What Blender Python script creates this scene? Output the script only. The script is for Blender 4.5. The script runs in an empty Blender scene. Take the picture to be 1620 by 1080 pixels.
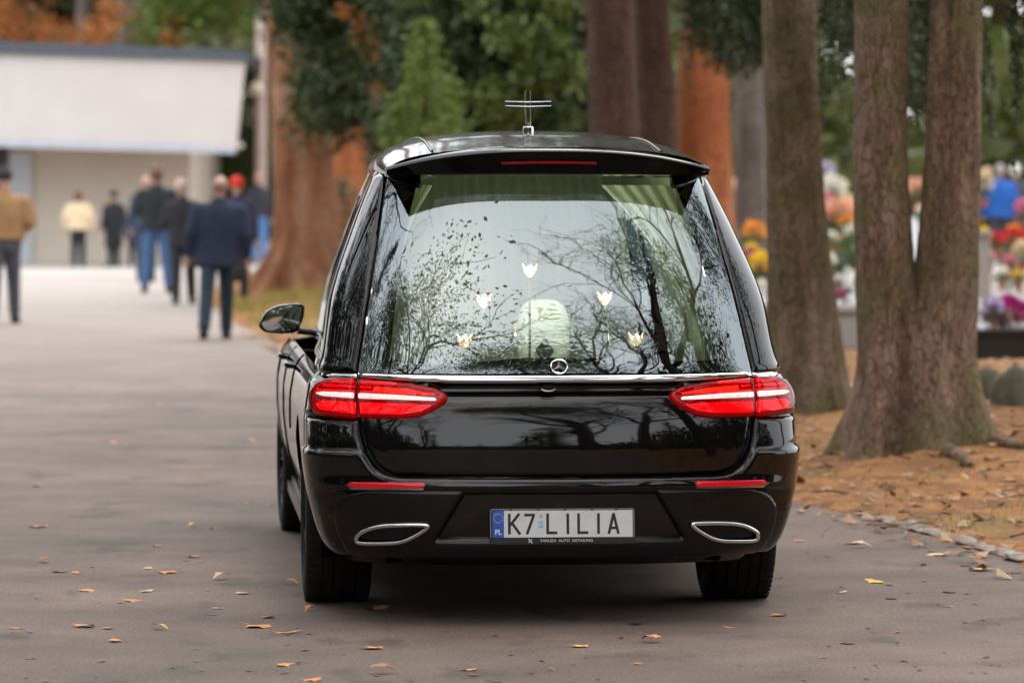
import bpy, bmesh, math, random
import numpy as np
from mathutils import Vector, Matrix, noise
from mathutils.geometry import delaunay_2d_cdt
random.seed(7); np.random.seed(7)
R = math.radians
scn = bpy.context.scene
COL = scn.collection

# ------------------------------------------------------------------ camera, world, sun, exposure
FPX, EYE, HZ = 7000.0, 1.65, 285.0            # focal length in photo pixels, eye height, horizon row
cd = bpy.data.cameras.new('camera'); cam = bpy.data.objects.new('camera', cd); COL.objects.link(cam)
cd.sensor_width = 36; cd.lens = FPX/1620*36
cam.location = (0, 0, EYE); cam.rotation_euler = (R(90), 0, 0)
cd.shift_y = -(540-HZ)/1620
cd.clip_end = 3000
cd.dof.use_dof = True; cd.dof.focus_distance = 16.5; cd.dof.aperture_fstop = 3.4
scn.camera = cam

SUN_EL, SUN_AZ = 58, 200
w = bpy.data.worlds.new('World'); scn.world = w; w.use_nodes = True
nt = w.node_tree; nt.nodes.clear()
sky = nt.nodes.new('ShaderNodeTexSky'); sky.sky_type = 'NISHITA'; sky.sun_disc = False
sky.sun_elevation = R(SUN_EL); sky.sun_rotation = R(SUN_AZ); sky.dust_density = 4; sky.air_density = 1.2
mx = nt.nodes.new('ShaderNodeMixRGB'); mx.inputs[0].default_value = 0.72
mx.inputs[2].default_value = (16.5, 16.6, 16.9, 1)          # closed cloud layer
bg = nt.nodes.new('ShaderNodeBackground'); bg.inputs[1].default_value = 0.12
wo = nt.nodes.new('ShaderNodeOutputWorld')
nt.links.new(sky.outputs[0], mx.inputs[1]); nt.links.new(mx.outputs[0], bg.inputs[0]); nt.links.new(bg.outputs[0], wo.inputs[0])
sl = bpy.data.lights.new('sun', 'SUN'); sl.energy = 1.0; sl.angle = R(25); sl.color = (1, .93, .82)
so = bpy.data.objects.new('sun', sl); COL.objects.link(so)
so.rotation_euler = (R(90-SUN_EL), 0, R(180-SUN_AZ+180))
scn.view_settings.view_transform = 'Standard'; scn.view_settings.look = 'None'
scn.view_settings.gamma = 1; scn.view_settings.use_curve_mapping = False
scn.view_settings.exposure = 0.6
scn.render.engine = 'CYCLES'
scn.cycles.use_denoising = True
scn.cycles.max_bounces = 8; scn.cycles.transparent_max_bounces = 16
scn.cycles.glossy_bounces = 4; scn.cycles.diffuse_bounces = 3
scn.cycles.sample_clamp_indirect = 6
scn.cycles.caustics_reflective = False; scn.cycles.caustics_refractive = False

# ------------------------------------------------------------------ helpers: objects
def tag(o, label=None, cat=None, group=None, kind=None):
    if label: o['label'] = label
    if cat: o['category'] = cat
    if group: o['group'] = group
    if kind: o['kind'] = kind
    return o
def empty(name, loc=(0, 0, 0), rz=0, label=None, cat=None, group=None):
    o = bpy.data.objects.new(name, None); COL.objects.link(o)
    o.location = loc; o.rotation_euler = (0, 0, rz); o.empty_display_size = .2
    return tag(o, label, cat, group)
def link(name, me, parent=None, mats=None, loc=None):
    o = bpy.data.objects.new(name, me); COL.objects.link(o)
    if parent: o.parent = parent
    if mats:
        for m in (mats if isinstance(mats, (list, tuple)) else [mats]): me.materials.append(m)
    if loc is not None: o.location = loc
    return o
def np_mesh(name, verts, faces, smooth=True, mi=None):
    me = bpy.data.meshes.new(name)
    verts = np.asarray(verts, dtype=np.float32)
    if isinstance(faces, np.ndarray):
        k = faces.shape[1]; n = len(faces)
        me.vertices.add(len(verts)); me.vertices.foreach_set('co', verts.ravel())
        me.loops.add(n*k); me.loops.foreach_set('vertex_index', faces.astype(np.int32).ravel())
        me.polygons.add(n); me.polygons.foreach_set('loop_start', np.arange(0, n*k, k, dtype=np.int32))
        me.polygons.foreach_set('loop_total', np.full(n, k, dtype=np.int32))
        me.update(calc_edges=True)
    else:
        me.from_pydata([tuple(map(float, v)) for v in verts], [], [tuple(f) for f in faces]); me.update()
    me.polygons.foreach_set('use_smooth', [smooth]*len(me.polygons))
    if mi is not None: me.polygons.foreach_set('material_index', mi)
    me.validate()
    return me
class MB:
    """collects simple shapes for one mesh"""
    def __init__(s): s.v = []; s.f = []; s.m = []; s.mat = 0
    def add(s, vs, fs):
        b = len(s.v); s.v += [tuple(x) for x in vs]; s.f += [tuple(i+b for i in f) for f in fs]; s.m += [s.mat]*len(fs)
    def box(s, c, d, rz=0, taper=1.0):
        x, y, z = d[0]/2, d[1]/2, d[2]/2; ca, sa = math.cos(rz), math.sin(rz); vs = []
        for k in (-1, 1):
            t = taper if k > 0 else 1
            for i, j in ((-1, -1), (1, -1), (1, 1), (-1, 1)):
                px, py = i*x*t, j*y*t
                vs.append((c[0]+px*ca-py*sa, c[1]+px*sa+py*ca, c[2]+k*z))
        s.add(vs, [(3, 2, 1, 0), (4, 5, 6, 7), (0, 1, 5, 4), (1, 2, 6, 5), (2, 3, 7, 6), (3, 0, 4, 7)])
    def tube(s, pts, rad, n=8, cap=True, sq=(1, 1)):
        P = [Vector(p) for p in pts]; K = len(P)
        if not hasattr(rad, '__len__'): rad = [rad]*K
        up = None; vs = []
        for i in range(K):
            d = (P[min(i+1, K-1)]-P[max(i-1, 0)])
            d = d.normalized() if d.length > 1e-9 else Vector((0, 0, 1))
            if up is None:
                up = Vector((0, 1, 0)) if abs(d.z) > .7 else Vector((0, 0, 1))
            a = d.cross(up)
            if a.length < 1e-6: a = d.orthogonal()
            a.normalize(); b = d.cross(a).normalized(); up = -b if up.dot(-b) > 0 else b
            b = up
            for k in range(n):
                t = 2*math.pi*k/n
                vs.append(P[i]+a*(math.cos(t)*rad[i]*sq[0])+b*(math.sin(t)*rad[i]*sq[1]))
        fs = [(i*n+k, i*n+(k+1) % n, (i+1)*n+(k+1) % n, (i+1)*n+k) for i in range(K-1) for k in range(n)]
        if cap: fs += [tuple(range(n-1, -1, -1)), tuple((K-1)*n+k for k in range(n))]
        s.add(vs, fs)
    def lathe(s, prof, n=24, c=(0, 0, 0), ax='z', cap=True):
        vs = []; fs = []
        for r, h in prof:
            for k in range(n):
                t = 2*math.pi*k/n; x, y = r*math.cos(t), r*math.sin(t)
                p = (x, y, h) if ax == 'z' else ((h, x, y) if ax == 'x' else (x, h, y))
                vs.append((p[0]+c[0], p[1]+c[1], p[2]+c[2]))
        K = len(prof)
        fs = [(i*n+k, i*n+(k+1) % n, (i+1)*n+(k+1) % n, (i+1)*n+k) for i in range(K-1) for k in range(n)]
        if cap: fs += [tuple(range(n-1, -1, -1)), tuple((K-1)*n+k for k in range(n))]
        s.add(vs, fs)
    def ball(s, c, r, nu=12, nv=8):
        r = r if hasattr(r, '__len__') else (r, r, r); vs = []; fs = []
        for j in range(1, nv):
            a = math.pi*j/nv
            for i in range(nu):
                b = 2*math.pi*i/nu
                vs.append((c[0]+r[0]*math.sin(a)*math.cos(b), c[1]+r[1]*math.sin(a)*math.sin(b), c[2]+r[2]*math.cos(a)))
        t = len(vs); vs += [(c[0], c[1], c[2]+r[2]), (c[0], c[1], c[2]-r[2])]
        for j in range(nv-2):
            for i in range(nu): fs.append((j*nu+i, (j+1)*nu+i, (j+1)*nu+(i+1) % nu, j*nu+(i+1) % nu))
        for i in range(nu):
            fs.append((t, i, (i+1) % nu)); fs.append((t+1, (nv-2)*nu+(i+1) % nu, (nv-2)*nu+i))
        s.add(vs, fs)
    def rings(s, R_, n=20, cap=True):
        """loft of ellipses (cx, cy, z, rx, ry)"""
        vs = []
        for cx, cy, z, rx, ry in R_:
            for k in range(n):
                t = 2*math.pi*k/n; vs.append((cx+rx*math.cos(t), cy+ry*math.sin(t), z))
        K = len(R_)
        fs = [(i*n+k, i*n+(k+1) % n, (i+1)*n+(k+1) % n, (i+1)*n+k) for i in range(K-1) for k in range(n)]
        if cap: fs += [tuple(range(n-1, -1, -1)), tuple((K-1)*n+k for k in range(n))]
        s.add(vs, fs)
    def poly(s, pts, axis, a0, a1):
        """prism of a 2-D polygon; axis 'y': pts are (x,z)"""
        n = len(pts)
        f = (lambda p, a: (p[0], a, p[1])) if axis == 'y' else ((lambda p, a: (a, p[0], p[1])) if axis == 'x' else (lambda p, a: (p[0], p[1], a)))
        vs = [f(p, a0) for p in pts]+[f(p, a1) for p in pts]
        s.add(vs, [tuple(range(n)), tuple(range(2*n-1, n-1, -1))]+[(i, i+n, (i+1) % n+n, (i+1) % n) for i in range(n)])
    def mesh(s, name, smooth=True):
        me = bpy.data.meshes.new(name); me.from_pydata(s.v, [], s.f); me.update()
        me.polygons.foreach_set('use_smooth', [smooth]*len(me.polygons))
        me.polygons.foreach_set('material_index', s.m)
        return me
    def build(s, name, mats, parent=None, smooth=True, fix=True, bevel=0):
        me = s.mesh(name, smooth)
        if fix:
            bm = bmesh.new(); bm.from_mesh(me); bmesh.ops.recalc_face_normals(bm, faces=bm.faces)
            if bevel:
                bmesh.ops.bevel(bm, geom=[e for e in bm.edges if len(e.link_faces) == 2 and e.calc_face_angle(0) > .5], offset=bevel, segments=2, affect='EDGES')
            bm.to_mesh(me); bm.free()
        if smooth: me.set_sharp_from_angle(angle=R(42))
        return link(name, me, parent, mats)
def copy_tree(o, parent=None):
    c = o.copy(); COL.objects.link(c)
    if parent: c.parent = parent
    for ch in list(o.children): copy_tree(ch, c)
    return c

# ------------------------------------------------------------------ helpers: materials
def M(name, col, rough=.6, metal=0, var=.18, scale=6, bump=0, bscale=40, coat=0, spec=.5, stretch=(1, 1, 1), emis=None, es=0, detail=6, cols=None, bdist=.01):
    m = bpy.data.materials.new(name); m.use_nodes = True; t = m.node_tree; N = t.nodes; L = t.links
    b = N['Principled BSDF']; b.inputs['Roughness'].default_value = rough; b.inputs['Metallic'].default_value = metal
    b.inputs['Specular IOR Level'].default_value = spec
    b.inputs['Coat Weight'].default_value = coat; b.inputs['Coat Roughness'].default_value = .02
    tc = N.new('ShaderNodeTexCoord'); mp = N.new('ShaderNodeMapping'); mp.inputs['Scale'].default_value = stretch
    L.new(tc.outputs['Object'], mp.inputs['Vector'])
    if var or cols:
        n = N.new('ShaderNodeTexNoise'); n.inputs['Scale'].default_value = scale; n.inputs['Detail'].default_value = detail
        n.inputs['Roughness'].default_value = .65
        L.new(mp.outputs[0], n.inputs['Vector'])
        r = N.new('ShaderNodeValToRGB'); e = r.color_ramp.elements
        if cols:
            e[0].position = cols[0][0]; e[0].color = (*cols[0][1], 1); e[1].position = cols[-1][0]; e[1].color = (*cols[-1][1], 1)
            for p, c in cols[1:-1]:
                x = e.new(p); x.color = (*c, 1)
        else:
            e[0].position = .3; e[1].position = .7
            e[0].color = (*[c*(1-var) for c in col], 1); e[1].color = (*[min(1, c*(1+var)) for c in col], 1)
        L.new(n.outputs['Fac'], r.inputs[0]); L.new(r.outputs[0], b.inputs['Base Color'])
    else: b.inputs['Base Color'].default_value = (*col, 1)
    if bump:
        n2 = N.new('ShaderNodeTexNoise'); n2.inputs['Scale'].default_value = bscale; n2.inputs['Detail'].default_value = 8
        L.new(mp.outputs[0], n2.inputs['Vector'])
        bp = N.new('ShaderNodeBump'); bp.inputs['Strength'].default_value = bump; bp.inputs['Distance'].default_value = bdist
        L.new(n2.outputs['Fac'], bp.inputs['Height']); L.new(bp.outputs[0], b.inputs['Normal'])
    if emis: b.inputs['Emission Color'].default_value = (*emis, 1); b.inputs['Emission Strength'].default_value = es
    return m
def leafmat(name, cols, rough=.55, trans=.25):
    """each leaf card takes its own tint"""
    m = bpy.data.materials.new(name); m.use_nodes = True; t = m.node_tree; N = t.nodes; L = t.links
    b = N['Principled BSDF']; b.inputs['Roughness'].default_value = rough
    g = N.new('ShaderNodeNewGeometry'); r = N.new('ShaderNodeValToRGB'); e = r.color_ramp.elements
    n = len(cols); e[0].position = 0; e[0].color = (*cols[0], 1); e[1].position = 1; e[1].color = (*cols[-1], 1)
    for i, c in enumerate(cols[1:-1]):
        x = e.new((i+1)/(n-1)); x.color = (*c, 1)
    L.new(g.outputs['Random Per Island'], r.inputs[0]); L.new(r.outputs[0], b.inputs['Base Color'])
    tr = N.new('ShaderNodeBsdfTranslucent'); L.new(r.outputs[0], tr.inputs[0])
    ms = N.new('ShaderNodeMixShader'); ms.inputs[0].default_value = trans
    L.new(b.outputs[0], ms.inputs[1]); L.new(tr.outputs[0], ms.inputs[2]); L.new(ms.outputs[0], N['Material Output'].inputs[0])
    return m
def glassmat(name, tint, ior=1.5, rough=.0):
    m = bpy.data.materials.new(name); m.use_nodes = True; t = m.node_tree; N = t.nodes; L = t.links; N.clear()
    o = N.new('ShaderNodeOutputMaterial'); tr = N.new('ShaderNodeBsdfTransparent'); tr.inputs[0].default_value = (*tint, 1)
    gl = N.new('ShaderNodeBsdfGlossy'); gl.inputs['Roughness'].default_value = rough; gl.inputs[0].default_value = (.86, .95, 1, 1)
    fr = N.new('ShaderNodeFresnel'); fr.inputs[0].default_value = ior
    ms = N.new('ShaderNodeMixShader'); L.new(fr.outputs[0], ms.inputs[0]); L.new(tr.outputs[0], ms.inputs[1]); L.new(gl.outputs[0], ms.inputs[2]); L.new(ms.outputs[0], o.inputs[0])
    return m
def barkmat(name, c1, c2, c3, sc=1.0, moss=None, bump=1.0):
    m = bpy.data.materials.new(name); m.use_nodes = True; t = m.node_tree; N = t.nodes; L = t.links
    b = N['Principled BSDF']; b.inputs['Roughness'].default_value = .9; b.inputs['Specular IOR Level'].default_value = .25
    tc = N.new('ShaderNodeTexCoord'); mp = N.new('ShaderNodeMapping'); mp.inputs['Scale'].default_value = (1, 1, .22)
    L.new(tc.outputs['Object'], mp.inputs[0])
    v = N.new('ShaderNodeTexVoronoi'); v.inputs['Scale'].default_value = 42*sc; v.feature = 'DISTANCE_TO_EDGE'
    nd = N.new('ShaderNodeTexNoise'); nd.inputs['Scale'].default_value = 9*sc; nd.inputs['Detail'].default_value = 6
    L.new(mp.outputs[0], nd.inputs[0])
    ad = N.new('ShaderNodeMixRGB'); ad.blend_type = 'ADD'; ad.inputs[0].default_value = .10
    L.new(mp.outputs[0], ad.inputs[1]); L.new(nd.outputs['Color'], ad.inputs[2]); L.new(ad.outputs[0], v.inputs['Vector'])
    n = N.new('ShaderNodeTexNoise'); n.inputs['Scale'].default_value = 5*sc; n.inputs['Detail'].default_value = 9; n.inputs['Roughness'].default_value = .7
    L.new(mp.outputs[0], n.inputs[0])
    r = N.new('ShaderNodeValToRGB'); e = r.color_ramp.elements
    e[0].position = .32; e[0].color = (*c1, 1); e[1].position = .68; e[1].color = (*c3, 1); x = e.new(.5); x.color = (*c2, 1)
    L.new(n.outputs['Fac'], r.inputs[0])
    rr = N.new('ShaderNodeValToRGB'); rr.color_ramp.elements[0].position = 0; rr.color_ramp.elements[0].color = (.62, .58, .56, 1)
    rr.color_ramp.elements[1].position = .09; rr.color_ramp.elements[1].color = (1, 1, 1, 1)
    L.new(v.outputs['Distance'], rr.inputs[0])
    mu = N.new('ShaderNodeMixRGB'); mu.blend_type = 'MULTIPLY'; mu.inputs[0].default_value = 1
    L.new(r.outputs[0], mu.inputs[1]); L.new(rr.outputs[0], mu.inputs[2]); last = mu
    if moss:
        n3 = N.new('ShaderNodeTexNoise'); n3.inputs['Scale'].default_value = 2.3; n3.inputs['Detail'].default_value = 5
        L.new(tc.outputs['Object'], n3.inputs[0])
        r3 = N.new('ShaderNodeValToRGB'); r3.color_ramp.elements[0].position = .46; r3.color_ramp.elements[0].color = (0, 0, 0, 1)
        r3.color_ramp.elements[1].position = .66; r3.color_ramp.elements[1].color = (.85, .85, .85, 1); L.new(n3.outputs['Fac'], r3.inputs[0])
        m3 = N.new('ShaderNodeMixRGB'); L.new(r3.outputs[0], m3.inputs[0]); L.new(mu.outputs[0], m3.inputs[1]); m3.inputs[2].default_value = (*moss, 1); last = m3
    L.new(last.outputs[0], b.inputs['Base Color'])
    ma = N.new('ShaderNodeMath'); ma.operation = 'ADD'; L.new(rr.outputs[0], ma.inputs[0]); L.new(n.outputs['Fac'], ma.inputs[1])
    bp = N.new('ShaderNodeBump'); bp.inputs['Strength'].default_value = bump; bp.inputs['Distance'].default_value = .03
    L.new(ma.outputs[0], bp.inputs['Height']); L.new(bp.outputs[0], b.inputs['Normal'])
    return m

paint = M('black_paint', (.003, .003, .0035), .6, 0, .2, 7, coat=1.0, spec=.0, detail=12, cols=[(.40, (.003, .003, .0035)), (.62, (.006, .005, .0045)), (.80, (.034, .028, .023))])
# a film of road dust lies unevenly on the lacquer
def add_dust(m, amt=.03):
    t = m.node_tree; N = t.nodes; L = t.links; b = N['Principled BSDF']
    tc = N.new('ShaderNodeTexCoord'); n = N.new('ShaderNodeTexNoise'); n.inputs['Scale'].default_value = 4; n.inputs['Detail'].default_value = 9
    L.new(tc.outputs['Object'], n.inputs[0])
    r = N.new('ShaderNodeMapRange'); r.inputs[1].default_value = .35; r.inputs[2].default_value = .8; r.inputs[3].default_value = .02; r.inputs[4].default_value = .09
    L.new(n.outputs['Fac'], r.inputs[0]); L.new(r.outputs[0], b.inputs['Coat Roughness'])
add_dust(paint)
roof_paint = M('dusty_roof_paint', (.02, .017, .014), .55, 0, .5, 9, coat=.8, spec=.1, detail=12, cols=[(.35, (.006, .005, .005)), (.6, (.016, .014, .011)), (.8, (.036, .031, .025))])
roof_paint.node_tree.nodes['Principled BSDF'].inputs['Coat Roughness'].default_value = .07
gloss_black = M('gloss_black', (.003, .003, .0035), .3, 0, 0, coat=1.0, spec=0)
satin = M('satin_black', (.004, .004, .005), .26, spec=.3, coat=.15, metal=0, var=.15, scale=20, bump=.05, bscale=300)
rubber = M('rubber', (.014, .013, .013), .8, 0, .35, 14, spec=.25, bump=.2, bscale=120)
dark = M('underbody', (.004, .004, .004), .95, 0, .2, spec=.05)
chrome = M('chrome', (.82, .83, .85), .07, 1, 0)
satin_chrome = M('satin_chrome', (.72, .72, .73), .16, 1, .05)
steel = M('steel', (.30, .29, .28), .3, 1, .1)
rear_glass = glassmat('rear_glass', (.70, .90, .78), 2.6)
side_glass = glassmat('side_glass', (.72, .78, .72), 1.6)
lens = glassmat('lamp_lens', (.96, .05, .08), 1.38)
clear_lens = glassmat('clear_lens', (.95, .95, .95), 1.55)
red_dark = M('lamp_red_dark', (.30, .006, .012), .3, 0, .4, 30, emis=(.55, .004, .012), es=.12)
red_lit = M('lamp_red_lit', (.8, .02, .03), .3, 0, .2, 60, emis=(1, .018, .03), es=.9)
red_orange = M('lamp_orange', (.8, .12, .04), .3, 0, .3, 60, emis=(1, .22, .05), es=1.6)
lamp_white = M('lamp_white', (.8, .75, .72), .25, 0, .25, 50, emis=(1, .72, .70), es=.22)
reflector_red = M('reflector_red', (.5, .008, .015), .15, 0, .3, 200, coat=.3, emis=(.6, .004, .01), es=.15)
white_cloth = leafmat('white_cloth', [(.62, .64, .50), (.66, .68, .54)], .9, .5)
liner = M('headliner', (.50, .50, .36), .9, 0, .1)
seat_dark = M('dark_trim', (.03, .03, .03), .8)

# ------------------------------------------------------------------ ground
EDGE = np.array([(-90, 3.4), (5, 2.9), (12, 2.6), (19.1, 2.21), (20.6, 1.94), (21.8, 1.71), (22.9, 1.44), (26, .75), (32, -.45), (42, -2.0), (50, -3.05), (58, -3.9), (66, -4.5), (76, -4.8), (90, -4.4), (140, -4.0)])
def edge_x(y): return np.interp(y, EDGE[:, 0], EDGE[:, 1])
def ss(x): x = np.clip(x, 0, 1); return x*x*(3-2*x)
def gz(x, y):
    """height of the verge; 0 on the road"""
    d = x-edge_x(y)
    if d <= 0: return 0.0
    h = .02*float(ss(d/.15))+.15*float(ss(d/3.0))
    return h + .045*noise.noise(Vector((x*.55, y*.55, 0)))*float(ss(d/1.0)) + .02*noise.noise(Vector((x*2.3, y*1.6, 3)))*float(ss(d/.4))
def at(px, py, z=None, Y=None):
    """a point of the place: on the ground, at a height z, or at a distance Y"""
    a, b = (px-810)/FPX, (HZ-py)/FPX
    if Y is not None: return Vector((a*Y, Y, EYE+b*Y))
    if z is not None: t = (z-EYE)/b; return Vector((a*t, t, z))
    t = -EYE/b
    for _ in range(12): t = t*.5+.5*(gz(a*t, t)-EYE)/b
    return Vector((a*t, t, gz(a*t, t)))

asphalt = M('asphalt', (.15, .13, .12), .8, cols=[(.28, (.085, .058, .045)), (.45, (.145, .103, .082)), (.58, (.175, .126, .101)), (.75, (.235, .172, .14))], scale=1.4, detail=12, bump=.35, bscale=90, bdist=.006)
def asphalt_more(m):
    t = m.node_tree; N = t.nodes; L = t.links; b = N['Principled BSDF']
    src = b.inputs['Base Color'].links[0].from_socket
    tc = N.new('ShaderNodeTexCoord')
    n = N.new('ShaderNodeTexNoise'); n.inputs['Scale'].default_value = 75; n.inputs['Detail'].default_value = 6; L.new(tc.outputs['Object'], n.inputs[0])
    r = N.new('ShaderNodeValToRGB'); r.color_ramp.elements[0].position = .34; r.color_ramp.elements[0].color = (.5, .5, .5, 1)
    r.color_ramp.elements[1].position = .68; r.color_ramp.elements[1].color = (1.25, 1.22, 1.2, 1); L.new(n.outputs['Fac'], r.inputs[0])
    mu = N.new('ShaderNodeMixRGB'); mu.blend_type = 'MULTIPLY'; mu.inputs[0].default_value = 1; L.new(src, mu.inputs[1]); L.new(r.outputs[0], mu.inputs[2])
    mp = N.new('ShaderNodeMapping'); mp.inputs['Scale'].default_value = (1, .5, 1); L.new(tc.outputs['Object'], mp.inputs[0])
    n2 = N.new('ShaderNodeTexNoise'); n2.inputs['Scale'].default_value = 3.2; n2.inputs['Detail'].default_value = 7; L.new(mp.outputs[0], n2.inputs[0])
    r2 = N.new('ShaderNodeValToRGB'); r2.color_ramp.elements[0].position = .33; r2.color_ramp.elements[0].color = (.42, .41, .41, 1)
    r2.color_ramp.elements[1].position = .42; r2.color_ramp.elements[1].color = (1, 1, 1, 1); L.new(n2.outputs['Fac'], r2.inputs[0])
    m2 = N.new('ShaderNodeMixRGB'); m2.blend_type = 'MULTIPLY'; m2.inputs[0].default_value = .7; L.new(mu.outputs[0], m2.inputs[1]); L.new(r2.outputs[0], m2.inputs[2])
    n4 = N.new('ShaderNodeTexNoise'); n4.inputs['Scale'].default_value = .38; n4.inputs['Detail'].default_value = 4; L.new(tc.outputs['Object'], n4.inputs[0])
    r4 = N.new('ShaderNodeValToRGB'); r4.color_ramp.elements[0].position = .36; r4.color_ramp.elements[0].color = (.74, .73, .72, 1); r4.color_ramp.elements[1].position = .64; r4.color_ramp.elements[1].color = (1.14, 1.12, 1.1, 1); L.new(n4.outputs['Fac'], r4.inputs[0])
    m4 = N.new('ShaderNodeMixRGB'); m4.blend_type = 'MULTIPLY'; m4.inputs[0].default_value = 1; L.new(m2.outputs[0], m4.inputs[1]); L.new(r4.outputs[0], m4.inputs[2]); m2 = m4
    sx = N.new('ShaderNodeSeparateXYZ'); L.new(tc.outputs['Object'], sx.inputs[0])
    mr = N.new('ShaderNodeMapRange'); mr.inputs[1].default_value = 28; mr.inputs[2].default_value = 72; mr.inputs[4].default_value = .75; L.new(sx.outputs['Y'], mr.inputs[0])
    m3 = N.new('ShaderNodeMixRGB'); L.new(mr.outputs[0], m3.inputs[0]); L.new(m2.outputs[0], m3.inputs[1]); m3.inputs[2].default_value = (.40, .36, .335, 1)   # open-sky brightness towards the forecourt put into the road colour
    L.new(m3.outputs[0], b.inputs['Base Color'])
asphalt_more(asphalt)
soil = M('soil', (.09, .07, .045), .95, cols=[(.3, (.05, .04, .025)), (.5, (.1, .075, .04)), (.7, (.075, .085, .03))], scale=.8, bump=.4, bscale=12)
paving = M('pale_paving', (.42, .39, .37), .85, cols=[(.3, (.36, .33, .31)), (.7, (.45, .415, .39))], scale=.5, bump=.1)

me = np_mesh('ground', [(-900, -900, -.06), (900, -900, -.06), (900, 1500, -.06), (-900, 1500, -.06)], [(0, 1, 2, 3)], False)
tag(link('ground', me, None, soil), kind='structure')
ys = np.concatenate([np.arange(-90, 0, 10), np.arange(0, 90, 1.0), np.arange(90, 141, 10)])
v = []; f = []
for y in ys:
    xl = np.interp(y, [-90, 15, 30, 45, 60, 90, 140], [-5.5, -5.5, -6.5, -9, -16, -40, -60])
    for k in range(9): v.append((xl+(edge_x(y)+.12-xl)*k/8, y, 0))
for i in range(len(ys)-1):
    for k in range(8): a = i*9+k; f.append((a, a+1, a+10, a+9))
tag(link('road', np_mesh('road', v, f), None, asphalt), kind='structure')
v = [(-60, 76, .005), (-4.9, 76, .005), (-4.55, 84, .005), (-4.2, 100, .005), (-60, 100, .005)]
tag(link('paved_forecourt', np_mesh('paved_forecourt', v, [(0, 1, 2, 3, 4)]), None, paving), kind='structure')

needles = M('needle_litter', (.25, .13, .05), .95, cols=[(.28, (.075, .036, .014)), (.42, (.22, .095, .026)), (.55, (.36, .16, .042)), (.66, (.42, .20, .065)), (.80, (.34, .27, .16))], scale=3.2, detail=12, bump=.9, bscale=60, bdist=.03)
def litter_more(m):
    t = m.node_tree; N = t.nodes; L = t.links; b = N['Principled BSDF']
    src = b.inputs['Base Color'].links[0].from_socket; tc = N.new('ShaderNodeTexCoord')
    n = N.new('ShaderNodeTexNoise'); n.inputs['Scale'].default_value = 45; n.inputs['Detail'].default_value = 5; L.new(tc.outputs['Object'], n.inputs[0])
    r = N.new('ShaderNodeValToRGB'); r.color_ramp.elements[0].position = .35; r.color_ramp.elements[0].color = (.5, .45, .42, 1)
    r.color_ramp.elements[1].position = .65; r.color_ramp.elements[1].color = (1.3, 1.25, 1.2, 1); L.new(n.outputs['Fac'], r.inputs[0])
    mu = N.new('ShaderNodeMixRGB'); mu.blend_type = 'MULTIPLY'; mu.inputs[0].default_value = 1; L.new(src, mu.inputs[1]); L.new(r.outputs[0], mu.inputs[2])
    n2 = N.new('ShaderNodeTexNoise'); n2.inputs['Scale'].default_value = .55; n2.inputs['Detail'].default_value = 6; L.new(tc.outputs['Object'], n2.inputs[0])
    r2 = N.new('ShaderNodeValToRGB'); r2.color_ramp.elements[0].position = .56; r2.color_ramp.elements[0].color = (0, 0, 0, 1)
    r2.color_ramp.elements[1].position = .66; r2.color_ramp.elements[1].color = (1, 1, 1, 1); L.new(n2.outputs['Fac'], r2.inputs[0])
    m2 = N.new('ShaderNodeMixRGB'); L.new(r2.outputs[0], m2.inputs[0]); L.new(mu.outputs[0], m2.inputs[1]); m2.inputs[2].default_value = (.22, .165, .05, 1)
    L.new(m2.outputs[0], b.inputs['Base Color'])
litter_more(needles)
ds = np.concatenate([[0, .03, .07, .12, .18], np.arange(.26, 6, .09), np.geomspace(6.1, 70, 22)])
ys = np.concatenate([np.arange(-90, 14, 4), np.arange(14, 46, .11), np.arange(46, 75, .5), np.arange(75, 141, 5)])
v = np.zeros((len(ys), len(ds), 3))
for i, y in enumerate(ys):
    e = edge_x(y)
    for k, d in enumerate(ds):
        jit = .05*noise.noise(Vector((0, y*2.2, 5)))*float(ss(1-d/.4))
        v[i, k] = (e+d+jit-.04, y, gz(e+d, y)-(.012 if k == 0 else 0)+.004)
n1, n2 = len(ys), len(ds)
idx = np.arange(n1*n2).reshape(n1, n2)
fq = np.stack([idx[:-1, :-1], idx[:-1, 1:], idx[1:, 1:], idx[1:, :-1]], -1).reshape(-1, 4)
tag(link('verge', np_mesh('verge', v.reshape(-1, 3), fq), None, needles), kind='structure')

# broken edging along the verge
stone_edge = M('edge_stone', (.3, .25, .2), .95, cols=[(.3, (.12, .10, .08)), (.5, (.26, .22, .18)), (.7, (.40, .36, .31))], scale=9, bump=1, bscale=25, bdist=.02)
m = MB(); y = 17.2; pts = []
while y < 22.0:
    x = edge_x(y)+.03*noise.noise(Vector((y*3, 1, 0)))
    pts.append((x, y)); y += .06
vs = []; fs = []
for i, (x, y) in enumerate(pts):
    hh = .014+.022*noise.noise(Vector((y*4.5, 7, 0)))+.014*noise.noise(Vector((y*14, 2, 0))); ww = .05+.04*noise.noise(Vector((y*3.1, 4, 0)))
    if y > 21.2: hh *= (22-y)/.8; ww *= .5+.5*(22-y)/.8
    for k in range(9):
        a = math.pi*k/8; rr = 1+.5*noise.noise(Vector((y*11, k*1.3, 2)))
        vs.append((x-math.cos(a)*ww*rr+.03, y, max(-.01, math.sin(a)*hh*rr+.008)))
    if i:
        for k in range(8): b = (i-1)*9+k; fs.append((b, b+1, b+10, b+9))
tag(link('edging', np_mesh('edging', vs, fs), None, stone_edge), kind='structure')

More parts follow.
